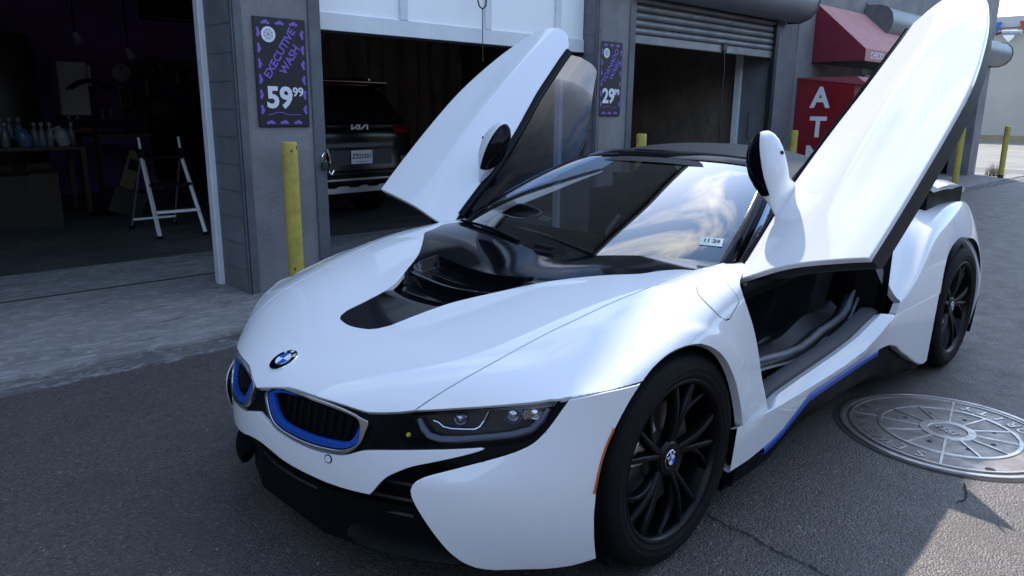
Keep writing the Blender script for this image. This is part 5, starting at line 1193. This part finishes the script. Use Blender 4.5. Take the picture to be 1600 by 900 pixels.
B((-.2, -.2, -.32), (.2, .2, 0)).build('crate', DARKIN, cs)
ck_ = thing('wall_clock', 'round pale clock on the purple wall', 'clock', (-2.34, -11.05, 1.92), FRZ)
MB().lathe([(.13, -.04), (.14, .02), (.12, .03), (.001, .03)], axis=1, seg=28).build('face', PLW, ck_, 40); B((-.005, .03, 0), (.005, .035, .09)).build('hand', SBLACK, ck_)
pf_ = thing('picture_frame', 'small framed picture below the clock', 'picture', (-2.36, -11.05, 1.40), FRZ)
B((-.09, 0, 0), (.09, .03, .30), .004).build('frame', mat('frame_wood', (.22, .20, .17), rough=.5), pf_); B((-.07, .031, .02), (.07, .034, .28)).build('print', DARKIN, pf_)
for (x, y, z, lab) in ((-1.04, -8.5, 2.15, 'small hanging spotlight above the cabinet'), (-1.63, -8.5, 2.0, 'small hanging spotlight above the clock')):
    q = thing('hanging_spotlight', lab, 'lamp', (x, y, z), 0, 'spotlights hanging in the bay')
    MB().tube([(0, 0, .1), (0, 0, 3.58-z)], .012, 6).build('drop_rod', SBLACK, q); MB().tube([(0, 0, .12), (-.03, .05, 0)], [.03, .055], 12).build('can', PLW, q, 40)
tv = thing('hanging_screen', 'dark screen hung from the ceiling at the right of the bay', 'screen', (-2.65, -9.5, 2.6), FRZ)
B((-.48, -.04, 0), (.48, .03, .56), .01).build('panel', SBLACK, tv); B((-.46, .031, .03), (.46, .034, .04)).build('trim', PLC, tv); MB().tube([(0, -.02, .5), (0, -.02, .97)], .02, 6).build('mount', SBLACK, tv)
sf = thing('wall_shelf', 'dark shelf with small bottles behind the second bench', 'shelf', (-1.75, -10.9, 1.18), FRZ)
B((-.40, -.15, 0), (.40, .15, .03)).build('board', WOODB, sf); B((-.40, -.15, -.4), (.40, .15, -.37)).build('board', WOODB, sf)
for k in range(6): MB().lathe([(.001, .03), (.03, .03), (.03, .13), (.012, .16), (.012, .19), (.001, .19)], (-.32+.12*k, .05, 0), seg=10).build('jar', PLC, sf, 40)
rg = thing('red_rag', 'crumpled red rag lying on the bench', 'rag', (-1.27, -9.3, 1.03))
mb = MB(); random.seed(2); P = [[(x*.16+random.uniform(-.02, .02), y*.10+random.uniform(-.02, .02), .05+random.uniform(0, .09)*(1-max(abs(x), abs(y)))) for x in np.linspace(-1, 1, 9)] for y in np.linspace(-1, 1, 7)]
mb.shell(np.array(P), .008).build('cloth', mat('rag_red', (.30, .05, .03), rough=.9, var=.3, vscale=12), rg, 60)
tk = thing('storage_drum', 'tall dark drum in the far left corner of the bay', 'drum', (-.55, -10.3, .03))
MB().lathe([(.001, 0), (.42, 0), (.44, .05), (.44, 2.1), (.36, 2.3), (.001, 2.36)], seg=28).build('shell', mat('drum_dark', (.018, .022, .026), rough=.5, var=.3, vscale=4), tk, 40)
MB().tube([(.46, .1, .1), (.46, .1, 2.9)], .03, 8).build('pipe', STEEL, tk)
wb = thing('pegboard', 'dark board with hanging tools right of the clock', 'board', (-3.0, -11.05, 1.2), FRZ)
B((-.42, 0, 0), (.42, .04, .95)).build('board', DARKIN, wb)
for k in range(6): MB().tube([(-.32+.125*k, .06, .82-.1*(k % 3)), (-.32+.125*k, .07, .45-.08*(k % 2))], [.03, .012], 8).build('tool', PLC if k % 2 else SBLACK, wb)
BIN = mat('dark_bin_plastic', (.03, .033, .04), rough=.4, var=.3, vscale=8)
for k, (x, y, z, w, d, hh, lab) in enumerate(((.45, -9.9, .03, .5, .45, .85, 'dark bin at the far left behind the bottle bench'), (-2.95, -9.2, .03, .55, .45, .95, 'dark bin behind the step ladder'), (-3.25, -8.3, .03, .45, .4, .65, 'low dark bin right of the step ladder'), (-2.1, -9.75, 1.03, .34, .3, .30, 'small bin standing on the second bench'), (-2.45, -9.75, 1.03, .26, .3, .42, 'tall tool case standing on the second bench'))):
    bb = thing('storage_bin', lab, 'bin', (x, y, z), .1*k, 'dark storage bins in the bay')
    MB().prism([(-w/2*.88, 0), (w/2*.88, 0), (w/2, hh), (-w/2, hh)], 1, -d/2, d/2).build('tub', BIN, bb); B((-w/2-.015, -d/2-.015, hh), (w/2+.015, d/2+.015, hh+.04), .01).build('lid', BIN, bb)
for k, (x, lab) in enumerate(((-2.75, 'coiled dark hose hanging left of the tool board'), (-3.45, 'coiled dark hose hanging right of the tool board'))):
    hz = thing('hose_coil', lab, 'hose', (x, -11.0, 1.75), FRZ, 'hoses hung on the purple wall')
    for r_ in range(4): MB().tube([((.20+.012*r_)*math.cos(a), .03+.03*r_, (.22+.012*r_)*math.sin(a)) for a in np.linspace(0, 2*math.pi, 25)], .015, 6, False).build('coil', BIN, hz, 60)
    B((-.03, 0, .18), (.03, .16, .22)).build('hook', STEEL, hz)
# ---------------------------------------------------------------- the parked SUV, seen from behind
SUVP = mat('suv_black_paint', (.004, .004, .006), rough=.18, spec=.4)
SUVG = mat('suv_dark_glass', (.006, .007, .009), rough=.06, spec=.6)
SUVR = mat('suv_tail_red', (.16, .004, .008), rough=.15, coat=.5)
SUVT = mat('suv_bright_trim', (.55, .56, .58), rough=.25, metal=.9)
sv = thing('parked_suv', 'black SUV parked nose-in inside the second bay', 'car', (-3.22, -5.72, .03), math.radians(3))
prof = [(.30, -.10, .80), (.42, .01, .88), (.55, .06, .905), (.68, .055, .915), (.80, .02, .92), (1.0, .015, .925), (1.10, .02, .915), (1.18, -.03, .90), (1.30, -.11, .855), (1.45, -.21, .79), (1.60, -.33, .71), (1.66, -.40, .66), (1.69, -.55, .62)]
def suv_pt(z, yo, hw, q):
    """q in 0..1: from the rear centre round the corner to the side and forward"""
    if q < .5:
        t = q/.5; return (hw*t*.97, yo-.12*t**4-.02*t*t, z)
    t = (q-.5)/.5; return (hw*(.97+.03*min(1, t*6)), yo-.14-.10*min(1, t*4)-4.0*max(0, t-.2)*1.1, z)
qs = list(np.linspace(0, .5, 12))+[.53, .56, .6, .65, .75, .9, 1.0]
for s_ in (1, -1):
    P = np.array([[np.array(suv_pt(*r, q))*[s_, 1, 1] for q in qs] for r in prof]); m_ = MB().grid(P if s_ < 0 else P[:, ::-1]); m_.build('body', SUVP, sv, 50)
    MB().grid([[(s_*x, y, z) for x in (0, .3, .55, .62)] for y, z in ((-.55, 1.695), (-1.2, 1.72), (-2.4, 1.70))]).build('roof', SUVP, sv, 50)
    MB().tube([(s_*.60, -.55, 1.74), (s_*.61, -1.0, 1.765), (s_*.60, -2.2, 1.75)], .018, 6).build('roof_rail', SUVT, sv, 40)
    # lamps, wheels
    P = np.array([[np.array(suv_pt(z, yo+.012, hw+.006, q))*[s_, 1, 1] for q in np.linspace(.30, .60, 9)] for z, yo, hw in ((1.085, .02, .917), (1.12, .01, .912), (1.17, -.025, .90), (1.20, -.05, .89))]); MB().grid(P if s_ < 0 else P[:, ::-1]).build('tail_lamp', SUVR, sv, 50)
    P = np.array([[np.array(suv_pt(z, yo+.012, hw, q))*[s_, 1, 1] for q in np.linspace(.36, .47, 4)] for z, yo, hw in ((.62, .058, .91), (.70, .05, .915), (.80, .02, .92))]); MB().grid(P if s_ < 0 else P[:, ::-1]).build('reflector', STEEL, sv, 50)
    MB().lathe([(.20, -.10), (.34, -.10), (.36, -.05), (.36, .05), (.34, .10), (.20, .10)], (s_*.80, -.95, .36), axis=0, seg=28).build('tyre', RUBBER, sv, 40)
    B((s_*.62, .03, .30), (s_*.72, .06, .33)).build('exhaust', SUVT, sv)
def strip(name, z0, z1, yo, w, m, th=.012, q=.9):
    P = np.array([[(w*t, yo-.12*abs(t*w/.9)**4-.02*(t*w/.9)**2+d, z) for t in np.linspace(-1, 1, 17)] for z, d in ((z0, 0), (z0+.2*(z1-z0), th), (z1-.2*(z1-z0), th), (z1, 0))]); m_ = MB().grid(P[:, ::-1]); return m_.build(name, m, sv, 40)
strip('light_bar', 1.155, 1.20, -.015, .78, SUVP, .03); strip('chrome_strip', .92, .985, .018, .50, STEEL, .02); strip('bumper_ledge', .60, .66, .07, .88, SUVP, .03); strip('bumper_trim', .54, .575, .08, .86, SUVT, .01)
P = []
for t in np.linspace(-1, 1, 41):
    u_ = abs(t); up = .46+.02*(1 if int((t+1)*5.5) % 2 else 0)-.10*max(0, u_-.75)/.25*-1
    P.append([(t*.80, .075-.10*u_**4, z) for z in (.40+.05*max(0, u_-.7)/.3, up)])
MB().grid(np.array(P)).build('skid_plate', SUVT, sv, 30)
Pw = np.array([[(x, yo+.012-.10*abs(x/.8)**4-.01*(x/.8)**2, z) for x in np.linspace(-hw, hw, 13)] for z, yo, hw in ((1.215, -.045, .74), (1.30, -.10, .72), (1.45, -.205, .66), (1.57, -.30, .61))]); MB().grid(Pw[:, ::-1]).build('rear_window', SUVG, sv, 50)
sp2 = MB().shell(np.array([[(x, y-.1*abs(x/.7)**3, z) for x in np.linspace(-.66, .66, 11)] for y, z in ((-.62, 1.70), (-.40, 1.705), (-.22, 1.675), (-.20, 1.655))])[:, ::-1], .03).build('roof_spoiler', SUVP, sv, 40)
B((-.30, -.205, 1.648), (.30, -.192, 1.664)).build('brake_light', SUVR, sv)
B((-.60, -.215, 1.690), (.62, -.2, 1.699)).build('spoiler_edge', SUVT, sv)
B((.46, .03, .72), (-.46, .04, .90)).build('plate_recess', mat('suv_recess', (.035, .04, .055), rough=.4), sv)
pl = B((-.155, .05, .735), (.155, .058, .895), .003).build('licence_plate', mat('plate_white', (.62, .66, .72), rough=.45), sv)
put_mesh('plate_number', text_mesh('Z323301', .078, .0005, .0022), INK, sv, Vector((0, .0592, .822)), (-1, 0, 0), (0, 0, 1))
put_mesh('plate_legend', text_mesh('DP WILDLIFE  8', .026, .0005, .0004), mat('plate_blue', (.08, .12, .30), rough=.5), sv, Vector((0, .0592, .757)), (-1, 0, 0), (0, 0, 1))
# emblem: three joined slanted strokes
em = MB()
for poly in ([(-.14, -.04), (-.118, -.04), (-.118, .04), (-.14, .04)], [(-.118, -.016), (-.052, .04), (-.026, .04), (-.118, -.04)], [(-.084, -.012), (-.066, .003), (-.034, -.04), (-.062, -.04)], [(-.034, -.04), (-.012, -.04), (-.012, .04), (-.034, .04)], [(-.013, -.04), (.012, -.04), (.082, .04), (.054, .04)], [(.082, .04), (.104, .04), (.104, -.04), (.082, -.04)]):
    em.prism([(-(a+.018), 1.165+b*.75) for a, b in poly], 1, .022, .034)
em.build('emblem', BADGEW, sv)
